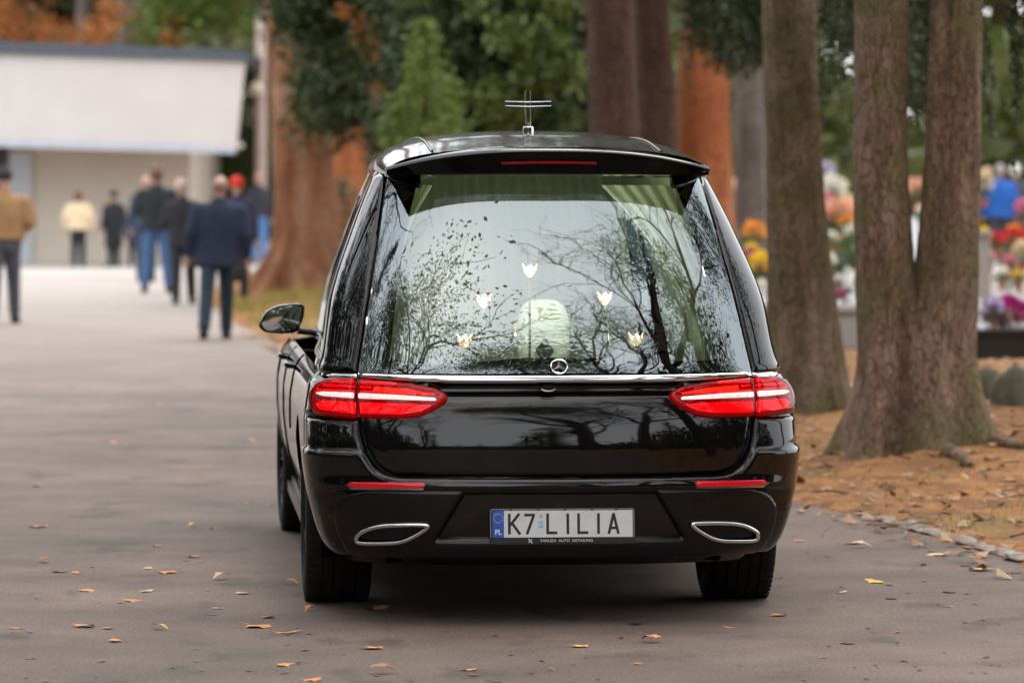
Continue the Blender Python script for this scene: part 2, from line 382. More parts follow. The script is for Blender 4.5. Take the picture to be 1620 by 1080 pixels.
# ------------------------------------------------------------------ the hearse: surface maths (local frame: x right, y forward, z up)
CA = R(4.56)
hearse = empty('hearse', (.094, 17.444, 0), CA, 'black estate hearse with red tail lights and lit flower lamps behind its rear window', 'hearse')
NE = 2.8
ph = np.linspace(0, 1, 6000)**1.5*math.pi/2
VN = np.sin(ph)**(2/NE); UN = 1-np.cos(ph)**(2/NE); VN[-1] = 1; UN[-1] = 1
arc = np.concatenate([[0], np.cumsum(np.hypot(np.diff(VN*.95), np.diff(UN*.45)))]); QL = arc[-1]; TN = arc/QL
def pchip(xs, ys):
    x = np.array(xs, float); y = np.array(ys, float); h = np.diff(x); d = np.diff(y)/h
    mm = np.zeros(len(x)); mm[0] = d[0]; mm[-1] = d[-1]
    for i in range(1, len(x)-1):
        if d[i-1]*d[i] > 0:
            w1, w2 = 2*h[i]+h[i-1], h[i]+2*h[i-1]; mm[i] = (w1+w2)/(w1/d[i-1]+w2/d[i])
    def g(q):
        q = np.clip(np.asarray(q, float), x[0], x[-1]); i = np.clip(np.searchsorted(x, q, side='right')-1, 0, len(x)-2)
        t = (q-x[i])/h[i]
        return (y[i]*(1+2*t)*(1-t)**2+mm[i]*h[i]*t*(1-t)**2+y[i+1]*t*t*(3-2*t)+mm[i+1]*h[i]*t*t*(t-1))
    return g
class Surf:
    taper = 0
    def __init__(s, W, uR, Lr, uF, Lf): s.W = pchip(*zip(*W)); s.uR = pchip(*zip(*uR)) if not callable(uR) else uR; s.Lr = Lr; s.uF = pchip(*zip(*uF)); s.Lf = Lf
    def side(s, z): return s.uF(z)-s.Lf-s.uR(z)-s.Lr
    def tS(s, z): return 1+s.side(z)/QL
    def P(s, t, z):
        t = np.asarray(t, float); z = np.asarray(z, float); a = np.abs(t); W = s.W(z); tS = s.tS(z)
        vn = np.interp(a, TN, VN); un = np.interp(a, TN, UN)
        u = s.uR(z)+s.Lr*un; v_ = W*vn
        mid = (a > 1); u = np.where(mid, s.uR(z)+s.Lr+(a-1)*QL, u); v_ = np.where(mid, W, v_)
        fr = a > tS; b = np.clip(1-(a-tS), 0, 1)
        v_ = np.where(fr, W*np.interp(b, TN, VN), v_); u = np.where(fr, s.uF(z)-s.Lf*np.interp(b, TN, UN), u)
        v_ = v_*(1-s.taper*ss((u+.2)/2.4))
        return np.stack([np.sign(t)*v_, u, z+0*v_], -1)
    def N(s, t, z):
        e = 1.5e-3; a = s.P(t+e, z)-s.P(t-e, z); b = s.P(t, z+e)-s.P(t, z-e)
        n = np.cross(a, b); l = np.linalg.norm(n, axis=-1, keepdims=True); return n/np.maximum(l, 1e-9)
    def PO(s, t, z, off): return s.P(t, z)+s.N(t, z)*np.asarray(off)[..., None]
    def tv(s, v_, z):
        a = np.clip(abs(v_)/float(s.W(z)), 0, 1); return math.copysign(float(np.interp(a, VN, TN)), v_)
    def tu(s, u, z): return 1+(u-float(s.uR(z))-s.Lr)/QL
LOW = Surf([(.20, .78), (.24, .815), (.30, .862), (.40, .898), (.55, .928), (.66, .938), (.74, .938), (.82, .928), (.87, .917), (.90, .902), (.93, .875)],
           [(.20, -.88), (.24, -.95), (.27, -1.0), (.32, -1.045), (.42, -1.06), (.50, -1.062), (.56, -1.054), (.65, -1.055), (.70, -1.05), (.73, -1.045), (.765, -1.036), (.80, -1.023), (.83, -1.008), (.856, -.992), (.90, -.985), (.93, -.975)],
           .45, [(.20, 4.30), (.5, 4.42), (.8, 4.38), (.93, 4.3)], 1.0)
def g_ur(z):
    dz = np.asarray(z, float)-.925; return -.975+.40*dz+.5*(.44/.745)*np.maximum(dz, 0)**2
GRN = Surf([(.90, .885), (.93, .875), (.97, .860), (1.18, .825), (1.44, .735), (1.6, .668), (1.72, .612)], g_ur, .40, [(.90, 3.12), (1.3, 2.72), (1.66, 2.25), (1.72, 2.2)], .35)

GRN.taper = .10; LOW.taper = 0

def inside(poly, P):
    x, y = P[:, 0], P[:, 1]; c = np.zeros(len(P), bool); n = len(poly)
    for i in range(n):
        x1, y1 = poly[i]; x2, y2 = poly[(i+1) % n]
        if y1 == y2: continue
        c ^= ((y1 > y) != (y2 > y)) & (x < (x2-x1)*(y-y1)/(y2-y1)+x1)
    return c
def dist(poly, P):
    d = np.full(len(P), 1e9); n = len(poly)
    for i in range(n):
        a = np.array(poly[i]); b = np.array(poly[(i+1) % n]); ab = b-a; L2 = (ab**2).sum()
        if L2 < 1e-14: continue
        t = np.clip(((P-a)@ab)/L2, 0, 1); d = np.minimum(d, np.linalg.norm(P-(a+t[:, None]*ab), axis=1))
    return d
def dens(poly, g):
    o = []
    for i in range(len(poly)):
        a = np.array(poly[i]); b = np.array(poly[(i+1) % len(poly)]); k = max(1, int(math.ceil(np.linalg.norm(b-a)/g)))
        for j in range(k): o.append(tuple(a+(b-a)*j/k))
    return o
def rnd(poly, r, seg=4, skip=()):
    """round the corners of a polygon"""
    o = []; n = len(poly)
    for i in range(n):
        p = np.array(poly[i]); a = np.array(poly[i-1]); b = np.array(poly[(i+1) % n])
        if i in skip: o.append(tuple(p)); continue
        la, lb = np.linalg.norm(a-p), np.linalg.norm(b-p); q = min(r, la*.45, lb*.45)
        p0 = p+(a-p)/max(la, 1e-9)*q; p1 = p+(b-p)/max(lb, 1e-9)*q
        for k in range(seg+1): t = k/seg; o.append(tuple((1-t)**2*p0+2*t*(1-t)*p+t*t*p1))
    return o
def mirror(half):
    """half outline from centre to centre, x >= 0"""
    return half+[(-x, z) for x, z in reversed(half) if x > 1e-6]
def drape(name, S, out, mat, parent, off=0, rim=.006, rd=None, grid=.012, holes=(), disp=None, skirt=.012, rawT=False):
    """a panel laid on the body surface: outline in (t, z), rounded rim, returned skirt"""
    sc = QL; rd = min(rim, .012) if rd is None else rd
    loops = [dens([(a*sc, b) for a, b in out], grid)]+[dens([(a*sc, b) for a, b in h], grid) for h in holes]
    A = np.array(loops[0]); x0, z0 = A.min(0); x1, z1 = A.max(0)
    gx, gy = np.meshgrid(np.arange(x0, x1, grid), np.arange(z0, z1, grid*.9)); gx = gx+(np.arange(gx.shape[0]) % 2)[:, None]*grid*.5
    P = np.stack([gx.ravel(), gy.ravel()], 1); keep = inside(loops[0], P)
    for h in loops[1:]: keep &= ~inside(h, P)
    P = P[keep]
    if len(P):
        d = np.min([dist(l, P) for l in loops], 0); P = P[d > grid*.45]
    pts = []; edges = []
    for l in loops:
        b = len(pts); pts += l; edges += [(b+i, b+(i+1) % len(l)) for i in range(len(l))]
    nb = len(pts); allp = [Vector(p) for p in pts]+[Vector(p) for p in P]
    V, E_, Fc, *_ = delaunay_2d_cdt(allp, edges, [], 1, 1e-7)
    V = np.array([tuple(p) for p in V]); Fc = [tuple(q) for q in Fc]
    cen = np.array([V[list(q)].mean(0) for q in Fc]); ok = inside(loops[0], cen)
    for h in loops[1:]: ok &= ~inside(h, cen)
    Fc = [q for q, k in zip(Fc, ok) if k]
    D = np.min([dist(l, V) for l in loops], 0)
    o = off-rd+rd*np.sqrt(np.clip(1-(1-np.minimum(D/rim, 1))**2, 0, 1))
    if disp is not None: o = o+disp(V[:, 0]/sc, V[:, 1])
    co = S.PO(V[:, 0]/sc, V[:, 1], o)
    cnt = {}
    for q in Fc:
        for i in range(len(q)): a, b = q[i], q[(i+1) % len(q)]; cnt[(a, b)] = cnt.get((a, b), 0)+1
    bd = [(a, b) for (a, b) in cnt if (b, a) not in cnt]
    if skirt:
        bi = sorted({i for e in bd for i in e}); mp = {b: len(V)+k for k, b in enumerate(bi)}
        low = S.PO(V[bi, 0]/sc, V[bi, 1], o[bi]-skirt); co = np.concatenate([co, low])
        Fc = Fc+[(b, a, mp[a], mp[b]) for a, b in bd]
    me = np_mesh(name, co, Fc); me.set_sharp_from_angle(angle=R(50))
    return link(name, me, parent, mat)

# ---- lower body shell, wheel arches opened
WB, WR = 3.54, .345
nz = 46; zs = np.linspace(.20, .93, nz)
tts = np.concatenate([np.linspace(0, 1.0, 70), np.linspace(1.0, 1+4.0/QL, 330)[1:], ])
def bodyring(sign):
    T, Z = np.meshgrid(tts, zs); tmax = LOW.tS(Z)+1; Tn = T/tts[-1]
    # stretch so that the last column lies on the front centre line
    Tq = np.where(T <= 1, T, 1+(T-1)/(tts[-1]-1)*(tmax-1))
    ins = -.016*(1-ss((Tq-.82)/.16))-.030*ss((.905-Z)/.01)*ss((Z-.845)/.012)*(1-ss((np.abs(LOW.P(Tq, Z)[..., 0])-.44)/.05))
    P = LOW.PO(Tq, Z, ins)
    u = P[..., 1]; P[..., 2] = np.where(u > 2.6, .2+(P[..., 2]-.2)*(1-.16*ss((u-2.6)/1.8)), P[..., 2])
    P[..., 0] *= sign
    return P
for sgn in (-1, 1):
    P = bodyring(sgn); n1, n2 = P.shape[:2]; V = P.reshape(-1, 3)
    for uc in (0, WB):
        rr = .385; du = V[:, 1]-uc; dz = V[:, 2]-.345; d = np.hypot(du, dz); zone = (np.abs(d-rr) < .013) & (np.abs(V[:, 0]) > .5)
        k = np.where(zone, rr/np.maximum(d, 1e-6), 1); V[:, 1] = uc+du*k; V[:, 2] = .345+dz*k
    idx = np.arange(n1*n2).reshape(n1, n2)
    fq = np.stack([idx[:-1, :-1], idx[:-1, 1:], idx[1:, 1:], idx[1:, :-1]], -1).reshape(-1, 4)
    cen = V[fq].mean(1); keep = np.ones(len(fq), bool)
    for uc in (0, WB): keep &= ~((np.hypot(cen[:, 1]-uc, cen[:, 2]-.345) < .384) & (np.abs(cen[:, 0]) > .5))
    fq = fq[keep]
    if sgn < 0: fq = fq[:, ::-1]
    link('side_body', np_mesh('side_body', V, fq), hearse, paint)
# hood and scuttle
vs = []; fs = []; nu, nv = 26, 17
for i in range(nu):
    u = 2.55+(4.30-2.55)*i/(nu-1)
    b = min(1, max(0, (4.30-u)/1.0)); wv = .885*float(np.interp(1-np.clip(1-b, 0, 1)**1.0, UN, VN)) if u > 3.3 else .885
    zb = .2+(.93-.2)*(1-.16*float(ss((u-2.6)/1.8)))
    for k in range(nv):
        a = -1+2*k/(nv-1); vs.append((a*wv, u, zb+.075*(1-abs(a)**2.4)*min(1, (4.32-u)/.5)))
fs = [(i*nv+k, i*nv+k+1, (i+1)*nv+k+1, (i+1)*nv+k) for i in range(nu-1) for k in range(nv-1)]
link('bonnet', np_mesh('bonnet', vs, fs), hearse, paint)
# underbody, wheel wells, axle
m = MB(); m.box((0, 1.7, .27), (1.30, 5.0, .12)); m.box((0, -.62, .34), (1.40, .62, .16)); m.box((0, 0, .33), (1.3, .10, .10))
m.box((-.45, -.66, .285), (.42, .36, .13)); m.box((.45, -.66, .285), (.42, .36, .13))
m.box((0, 2.2, .22), (1.62, 2.3, .05)); m.build('underbody', dark, hearse, bevel=.03)
for uc in (0, WB):
    for sx in (-1, 1):
        m = MB(); pr = []
        vs = []; n = 20
        for xx in (.62, .86):
            for k in range(n+1):
                a = math.pi*(-.12+1.24*k/n); vs.append((sx*xx, uc+.384*math.cos(a), .345+.384*math.sin(a)))
        m.add(vs, [(k, k+1, n+2+k, n+1+k) for k in range(n)]+[tuple(range(n+1))]); m.build('wheel_well', dark, hearse)

# ---- wheels
def make_wheel(sx):
    w_ = .262; h = w_/2
    prof = [(.232, -h*.86), (.25, -h*.98), (.275, -h), (.305, -h*.99), (.325, -h*.95), (.337, -h*.86), (.3425, -h*.74)]
    x = -h*.74
    for gx in (-.062, -.02, .022, .064):
        prof += [(.345, gx-.006), (.3445, gx-.0045), (.336, gx-.004), (.336, gx+.004), (.3445, gx+.0045)]
    prof += [(.3425, h*.74), (.337, h*.86), (.325, h*.95), (.305, h*.99), (.275, h), (.25, h*.98), (.232, h*.86)]
    m = MB(); m.lathe(prof, 72, ax='x', cap=False); tyre = m.build('tyre', rubber, None)
    # tread: cut sipes as small dark recessed bars between ribs
    m = MB()
    for k in range(64):
        a = 2*math.pi*k/64; ca, sa = math.cos(a), math.sin(a)
        for x0, x1, da in ((-.122, -.068, .03), (.070, .122, -.03), (-.014, .016, .02)):
            m.tube([(x0, .3425*math.cos(a), .3425*math.sin(a)), (x1, .3425*math.cos(a+da), .3425*math.sin(a+da))], .0042, 4)
    tread = tag(m.build('tread_ribs', rubber, None), kind='stuff')
    m = MB(); q = sx
    m.lathe([(.235, -h*.9), (.228, -h*.8), (.215, -h*.3), (.215, h*.3), (.228, h*.8), (.235, h*.9)], 48, ax='x', cap=False)
    m.lathe([(.05, sx*h*.72), (.06, sx*h*.70), (.06, sx*h*.3), (.0, sx*h*.3)], 20, ax='x', cap=False)
    for k in range(5):
        for s_ in (-.11, .11):
            a = 2*math.pi*k/5; pts = []
            for r_, o in ((.05, 0), (.13, s_*.5), (.222, s_)):
                pts.append((sx*(h*.66+.012*(r_ > .1)), r_*math.cos(a+o), r_*math.sin(a+o)))
            m.tube(pts, [.022, .017, .019], 6)
    rim = m.build('rim', gloss_black, None)
    m = MB(); m.lathe([(.17, sx*.03), (.17, sx*.045), (.03, sx*.045), (.03, sx*.03)], 32, ax='x'); disc = m.build('brake_disc', steel, None)
    return tyre, tread, rim, disc
for sx in (-1, 1):
    for uc, vv in ((0, .918), (WB, .912)):
        e = empty('wheel', (sx*(vv-.131), uc, .343)); e.parent = hearse
        for o in make_wheel(sx): o.parent = e
        if uc: e.rotation_euler = (0, 0, R(1.5))

# ---- rear panels
L = LOW
# tailgate lower panel
tg = [(0, .856), (L.tv(.40, .856), .856), (L.tv(.726, .86), .86), (L.tv(.726, .77), .77), (L.tv(.708, .66), .66), (L.tv(.675, .59), .59), (L.tv(.61, .556), .556), (0, .551)]
tg = rnd(tg, .05, 5, skip=(0, 1, 2, 7))
drape('tailgate', L, mirror(tg), paint, hearse, off=.004, rim=.016, rd=.014, grid=.009)
# quarter panels below the lamps
for sg in (1, -1):
    q = [(L.tv(.737, .905), .905), (L.tv(.84, .905), .905), (1.02, .90), (1.02, .769), (.90, .769), (L.tv(.738, .769), .769)]
    drape('quarter_panel', L, [(sg*a, b) for a, b in q], paint, hearse, off=.003, rim=.008, rd=.008, grid=.012)
# bumper: painted upper, wraps round the corners
bp = [(0, .546), (L.tv(.60, .550), .550), (L.tv(.672, .578), .578), (L.tv(.712, .640), .640), (L.tv(.731, .70), .70), (L.tv(.737, .765), .765), (.90, .765), (1.10, .765), (1.10, .55), (1.09, .40), (1.06, .27), (L.tv(.7, .25), .25), (0, .245)]
bp = rnd(bp, .03, 4, skip=(0, 12, 5, 6, 7, 8, 9, 10))
def bump_disp(t, z):
    # bumper fades into the flank towards the wheel arch; a hollow lies behind the satin insert
    a = np.abs(t); k = ss((a-.70)/.30)
    return -.034*k-(.012+.008*(1-k))*ss((z-.632)/.022)-.010*ss((z-.67)/.08)*(1-k)-.028*ss((.508-z)/.02)*(1-ss((np.abs(t)-.70)/.12))
drape('bumper', L, mirror(bp), paint, hearse, off=.040, rim=.028, rd=.022, grid=.009, disp=bump_disp, skirt=.03)
# satin insert with the plate hollow
si = [(0, .506), (L.tv(.70, .506), .506), (L.tv(.775, .488), .488), (L.tv(.812, .43), .43), (L.tv(.80, .35), .35), (L.tv(.75, .272), .272), (L.tv(.62, .254), .254), (0, .254)]
si = rnd(si, .05, 5, skip=(0, 7))
hol = np.array([(-.36, .506), (.36, .506), (.475, .318), (-.475, .318)])
def sat_disp(t, z):
    P = LOW.P(t, z); Q = np.stack([P[:, 0], z], 1)
    ins = inside([tuple(h) for h in hol], Q); d = dist([tuple(hol[1]), tuple(hol[2]), tuple(hol[3]), tuple(hol[0])], Q)
    dd = np.where(ins, d, 0); zz = np.clip((.5055-z)/.02, 0, 1)
    o = -.045*ss(np.where(ins, dd, 0)/.03)
    o += .012*np.exp(-((z-.292)/.012)**2)*(1-ss((np.abs(t)-.5)/.15))                  # lip under the plate
    return o-.02*ss((.285-z)/.03)
drape('bumper_insert', L, mirror(si), satin, hearse, off=.038, rim=.010, rd=.008, grid=.009, disp=sat_disp, skirt=.03)
# lamp clusters
def VZ(lst): return [(L.tv(a, b), b) for a, b in lst]
lin = VZ([(.735, .905), (.65, .901), (.548, .894), (.455, .878), (.425, .862), (.409, .842), (.422, .822), (.452, .80), (.513, .772), (.56, .765), (.735, .765)])
lout = VZ([(.743, .906), (.835, .904), (.872, .888), (.897, .855), (.905, .82), (.902, .795), (.888, .772), (.743, .764)])
def lamp(sg):
    e = empty('tail_light', (0, 0, 0)); e.parent = hearse
    fl = lambda p: [(sg*a, b) for a, b in (p if sg > 0 else p)]
    for out, nm in ((lin, 'inner'), (lout, 'outer')):
        drape('housing', L, fl(rnd(out, .012, 3)), red_dark, e, off=.010, rim=.006, grid=.012)
        drape('lens', L, fl(rnd(out, .012, 3)), lens, e, off=.026, rim=.014, rd=.013, grid=.008, skirt=.02)
    bars = [(lamp_white, VZ([(.732, .843), (.60, .838), (.455, .831), (.452, .821), (.60, .824), (.732, .826)]), 'light_bar'),
            (lamp_white, VZ([(.747, .845), (.855, .847), (.878, .840), (.855, .832), (.747, .827)]), 'light_bar'),
            (red_lit, VZ([(.731, .818), (.60, .816), (.47, .812), (.515, .79), (.58, .780), (.731, .780)]), 'lit_band'),
            (red_lit, VZ([(.747, .819), (.86, .822), (.888, .81), (.875, .79), (.747, .779)]), 'lit_band'),
            (red_orange, VZ([(.68, .880), (.56, .872), (.46, .853), (.463, .846), (.56, .856), (.68, .863)]), 'indicator_band')]
    for mt, o, nm in bars: drape(nm, L, fl(rnd(o, .006, 3)), mt, e, off=.0295 if nm == 'light_bar' else .0145, rim=.003, rd=.003, grid=.012, skirt=.004)
    for zz, v0, v1 in ((.892, .60, .725), (.877, .69, .728), (.860, .60, .728), (.851, .50, .728), (.894, .75, .83), (.878, .75, .86), (.862, .75, .878), (.852, .75, .885)):
        drape('led_row', L, fl(VZ([(v0, zz-.003), (v1, zz-.003), (v1, zz+.003), (v0, zz+.003)])), red_lit, e, off=.0135, rim=.003, rd=.002, grid=.02, skirt=.003)
for sg in (-1, 1): lamp(sg)
# chrome strip: middle on the tailgate, ends on the quarter panels
st = VZ([(0, .9195), (.55, .9205), (.733, .923), (.733, .909), (.55, .901), (.40, .8965), (0, .895)])
drape('chrome_strip', L, mirror(st), chrome, hearse, off=.020, rim=.007, rd=.006, grid=.006, skirt=.03)
for sg in (-1, 1):
    drape('chrome_strip', L, [(sg*a, b) for a, b in VZ([(.742, .923), (.82, .922), (.85, .913), (.835, .9065), (.742, .909)])], chrome, hearse, off=.012, rim=.005, rd=.004, grid=.006, skirt=.02)
# reflectors in the bumper
for sg in (-1, 1):
    rf = VZ([(.50, .527), (.752, .527), (.765, .520), (.745, .510), (.505, .509), (.493, .518)])
    drape('reflector', L, [(sg*a, b) for a, b in rnd(rf, .006, 3)], reflector_red, hearse, off=.046, rim=.004, rd=.003, grid=.012, skirt=.02)
    rf2 = VZ([(.498, .509), (.747, .5095), (.770, .521), (.772, .517), (.748, .505), (.502, .5045)])
    drape('reflector_trim', L, [(sg*a, b) for a, b in rf2], satin_chrome, hearse, off=.045, rim=.003, rd=.002, grid=.012, skirt=.02)
# exhaust outlets
def chaikin(p, n):
    for _ in range(n):
        q = []
        for i in range(len(p)):
            a, b = p[i], p[(i+1) % len(p)]; q += [(.75*a[0]+.25*b[0], .75*a[1]+.25*b[1]), (.25*a[0]+.75*b[0], .25*a[1]+.75*b[1])]
        p = q
    return p
ex = chaikin([(.726, .333), (.722, .354), (.66, .381), (.56, .385), (.487, .385), (.478, .378), (.52, .350), (.575, .326), (.65, .323), (.718, .323)], 3)
for sg in (-1, 1):
    e = empty('exhaust_outlet'); e.parent = hearse
    o = [(sg*L.tv(a, b), b) for a, b in ex]
    P = L.PO(np.array([a for a, b in o]), np.array([b for a, b in o]), np.full(len(o), .052))
    m = MB(); m.tube([tuple(p) for p in P]+[tuple(P[0])], .0078, 10, cap=False); m.build('outlet_trim', satin_chrome, e)
    P2 = L.PO(np.array([a for a, b in o]), np.array([b for a, b in o]), np.full(len(o), .052)); c = P2.mean(0)
    m = MB(); n = len(P2); back = c+(P2-c)*.8; back[:, 1] += .05
    m.add([tuple(p) for p in P2]+[tuple(p) for p in back], [(i, (i+1) % n, (i+1) % n+n, i+n) for i in range(n)]+[tuple(range(n, 2*n))]); m.build('outlet_mouth', M('outlet_black', (.003, .003, .003), .9, var=0), e)
# tow-eye cover
m = MB(); a = np.linspace(0, 2*math.pi, 28); P = L.PO(np.array([L.tv(.513+.023*math.cos(q), .452+.023*math.sin(q)) for q in a]), .452+.023*np.sin(a), np.full(28, .0395))
m.tube([tuple(p) for p in P], .0016, 5, cap=False); m.build('tow_eye_cover', gloss_black, hearse)
# reversing camera under the strip
m = MB(); m.box((-.04, -.995, .880), (.05, .03, .018)); m.build('reversing_camera', satin, hearse, bevel=.006)
m = MB(); m.tube([(-.066, -1.012, .874), (-.055, -1.018, .868), (-.04, -1.02, .867), (-.025, -1.018, .868), (-.014, -1.012, .874)], .0035, 8); m.build('camera_trim', steel, hearse)
# parking sensors
for sv in (-.80, -.40, .40, .80):
    zz = .43; p = L.PO(np.array([L.tv(sv, zz)]), np.array([zz]), np.array([.045 if abs(sv) > .5 else .0]))[0]

# ---- number plate
pl = empty('number_plate', (.006, -1.082, .372)); pl.parent = hearse; pl.rotation_euler = (R(-4), 0, 0)
white_plate = M('plate_white', (.74, .74, .75), .35, var=.05, scale=30); black_ink = M('plate_black', (.012, .012, .012), .5, var=0)
eu_blue = M('plate_blue', (.01, .10, .55), .4, var=.1); yellow = M('star_yellow', (.8, .6, .1), .5, var=0); white_ink = M('white_ink', (.75, .75, .77), .5, var=0)
frame_m = M('plate_frame', (.02, .02, .022), .25, var=.1)
m = MB(); m.box((0, .006, -.002), (.538, .014, .132)); m.build('plate_frame', frame_m, pl, bevel=.005)
m = MB(); m.box((0, -.006, -.0545), (.534, .014, .024)); m.build('plate_frame', frame_m, pl, bevel=.004)
m = MB(); m.tube([(-.266, -.004, -.042), (-.266, -.004, .058), (-.262, -.004, .0625), (.262, -.004, .0625), (.266, -.004, .058), (.266, -.004, -.042)], .0032, 6); m.build('plate_frame_edge', steel, pl)
m = MB(); m.box((.022, -.004, .0085), (.478, .006, .099)); m.build('plate_face', white_plate, pl)
m = MB(); m.box((-.2385, -.0042, .0085), (.041, .0064, .099)); m.build('plate_band', eu_blue, pl)
def strokes(name, segs, w_, mat, parent, y=-.0078, th=.0016):
    m = MB()
    for (x0, z0, x1, z1) in segs:
        d = Vector((x1-x0, z1-z0)); n = Vector((-d.y, d.x)).normalized()*w_/2
        m.poly([(x0+n.x, z0+n.y), (x1+n.x, z1+n.y), (x1-n.x, z1-n.y), (x0-n.x, z0-n.y)], 'y', y, y+th); y -= .00012
    return m.build(name, mat, parent, smooth=False)
zb, zt = -.0295, .0465; sw = .0100
def ch(c, x):
    h = .042
    if c == 'K': s_ = [(x, zb, x, zt), (x+.003, .004, x+.037, zt), (x+.010, .012, x+.040, zb)]
    elif c == '7': s_ = [(x, zt-sw/2, x+.040, zt-sw/2), (x+.036, zt-sw/2, x+.010, zb)]
    elif c == 'L': s_ = [(x, zb, x, zt), (x-.0, zb+sw/2, x+.036, zb+sw/2)]
    elif c == 'I': s_ = [(x, zb, x, zt)]
    elif c == 'A': s_ = [(x-.018, zb, x+.0005, zt), (x+.018, zb, x-.0005, zt), (x-.013, zb+.022, x+.013, zb+.022)]
    strokes('plate_character', s_, sw, black_ink, pl)
for c, x in (('K', -.197), ('7', -.142), ('L', -.055), ('I', .020), ('L', .060), ('I', .134), ('A', .190)): ch(c, x)
m = MB()
for k in range(12):
    a = 2*math.pi*k/12; cx, cz = -.2385+.0165*math.sin(a), .030+.0165*math.cos(a); pts = []
    for j in range(10):
        b = math.pi*j/5; r_ = .0033 if j % 2 == 0 else .0014; pts.append((cx+r_*math.sin(b), cz+r_*math.cos(b)))
    m.poly(pts, 'y', -.0084, -.0070)
m.build('star_ring', yellow, pl, smooth=False)
def text(name, s_, size, loc, mat, parent, sx=1.0, bold=0.0, rot=(R(90), 0, 0)):
    c = bpy.data.curves.new(name, 'FONT'); c.body = s_; c.size = size; c.extrude = .0004; c.align_x = 'CENTER'; c.align_y = 'CENTER'; c.offset = bold
    o = bpy.data.objects.new(name, c); COL.objects.link(o)
    me = bpy.data.meshes.new_from_object(o.evaluated_get(bpy.context.evaluated_depsgraph_get())); bpy.data.objects.remove(o)
    q = link(name, me, parent, mat, loc); q.rotation_euler = rot; q.scale = (sx, 1, 1); return q
text('country_letters', 'PL', .026, (-.2385, -.0082, -.022), white_ink, pl, .95, .0007)
text('dealer_lettering', 'YAKUZA  AUTO  DETAILING', .0135, (.014, -.0138, -.0535), white_ink, pl, 1.13)
strokes('dealer_emblem', [(-.126, -.060, -.114, -.0475), (-.126, -.0475, -.114, -.060), (-.116, -.0605, -.111, -.0605), (-.128, -.0475, -.123, -.0475)], .0026, white_ink, pl, y=-.0136)
m = MB(); m.box((-.080, -.0076, .006), (.017, .002, .026)); m.build('validity_sticker', M('hologram', (.25, .5, .8), .3, cols=[(.35, (.05, .25, .6)), (.5, (.35, .7, .85)), (.65, (.6, .65, .8))], scale=160), pl)
m = MB(); m.box((-.080, -.0076, .037), (.012, .002, .012)); m.build('embossed_seal', M('seal', (.50, .50, .53), .4), pl)
for x in (-.19, -.09, .01, .11, .2):
    m = MB(); m.box((x, -.007, .0605), (.008, .004, .006)); m.build('frame_clip', frame_m, pl)

# ---- greenhouse: side shells with window openings, roof, tailgate glass
G = GRN
def rear_edge(z): return .737-(.737-.600)*(z-.93)/(1.665-.93)
zl = np.linspace(.915, 1.70, 22)
for sg in (-1, 1):
    e = hearse
    out = [(G.tv(rear_edge(z)+.004, z), z) for z in zl]+[(float(G.tS(z))+.34, z) for z in zl[::-1]]
    wins = []
    for quad in ([(-.42, .985), (1.00, .975), (1.00, 1.575), (-.02, 1.565), (-.09, 1.55)], [(1.08, .975), (1.96, .975), (1.96, 1.585), (1.08, 1.577)], [(2.04, .975), (2.90, .985), (2.42, 1.56), (2.30, 1.585), (2.04, 1.585)]):
        d = []
        for i in range(len(quad)):
            a, b = np.array(quad[i]), np.array(quad[(i+1) % len(quad)])
            for k in range(10): p = a+(b-a)*k/10; d.append((G.tu(p[0], p[1]), p[1]))
        wins.append(d)
    fl = lambda p: [(sg*a, b) for a, b in p]
    drape('upper_side', G, fl(out), paint, e, off=0, rim=.004, rd=.001, grid=.03, holes=[fl(h) for h in wins], skirt=.01)
    for h in wins:
        drape('side_window', G, fl(h), side_glass, e, off=-.004, rim=.003, rd=0, grid=.05, skirt=0)
    # bright trim under the windows
    m = MB(); m.tube([tuple(G.PO(np.array([sg*G.tu(u, .967)]), np.array([.967]), np.array([.004]))[0]) for u in np.linspace(-.45, 2.95, 40)], .007, 6); m.build('window_trim', satin_chrome, e)
    # gloss pillar cover beside the rear window
    pz = np.linspace(.925, 1.672, 20)
    pc = [(G.tv(rear_edge(z)+.006, z), z) for z in pz]+[(1.05, z) for z in pz[::-1]]
    drape('pillar_cover', G, fl(pc), gloss_black, e, off=.012, rim=.016, rd=.012, grid=.014, skirt=.012)
    # door handles
    for u in (1.22, 2.16):
        b = L.P(np.array([sg*L.tu(u, .875)]), np.array([.875]))[0]
        m = MB(); m.tube([(b[0]-sg*.005, u-.10, .872), (b[0]+sg*.028, u-.075, .876), (b[0]+sg*.034, u, .878), (b[0]+sg*.028, u+.075, .876), (b[0]-sg*.005, u+.10, .872)], [.010, .013, .014, .013, .010], 8); m.build('door_handle', paint, e)
    # door shut lines as thin recessed seals
    for u in (1.03, 1.99, 2.98):
        pts = [tuple(L.PO(np.array([sg*L.tu(u+.03*(z-.5), z)]), np.array([z]), np.array([.0008]))[0]) for z in np.linspace(.30 if u != 1.03 else .62, .925, 14)]
        m = MB(); m.tube(pts, .0035, 5); m.build('door_gap', dark, e)
    m = MB(); m.box((sg*.83, 1.75, .245), (.12, 2.6, .09)); m.build('sill', satin, e, bevel=.02)
# windscreen
vs = []; nz_, nv_ = 12, 15
for i in range(nz_):
    z = .93+(1.70-.93)*i/(nz_-1); W_ = float(G.W(z))*.845
    for k in range(nv_):
        a = -1+2*k/(nv_-1); vs.append((a*W_, float(G.uF(z))-.35*float(np.interp(abs(a)*.93, VN, UN)), z))
link('windscreen', np_mesh('windscreen', vs, [(i*nv_+k, i*nv_+k+1, (i+1)*nv_+k+1, (i+1)*nv_+k) for i in range(nz_-1) for k in range(nv_-1)]), hearse, side_glass)
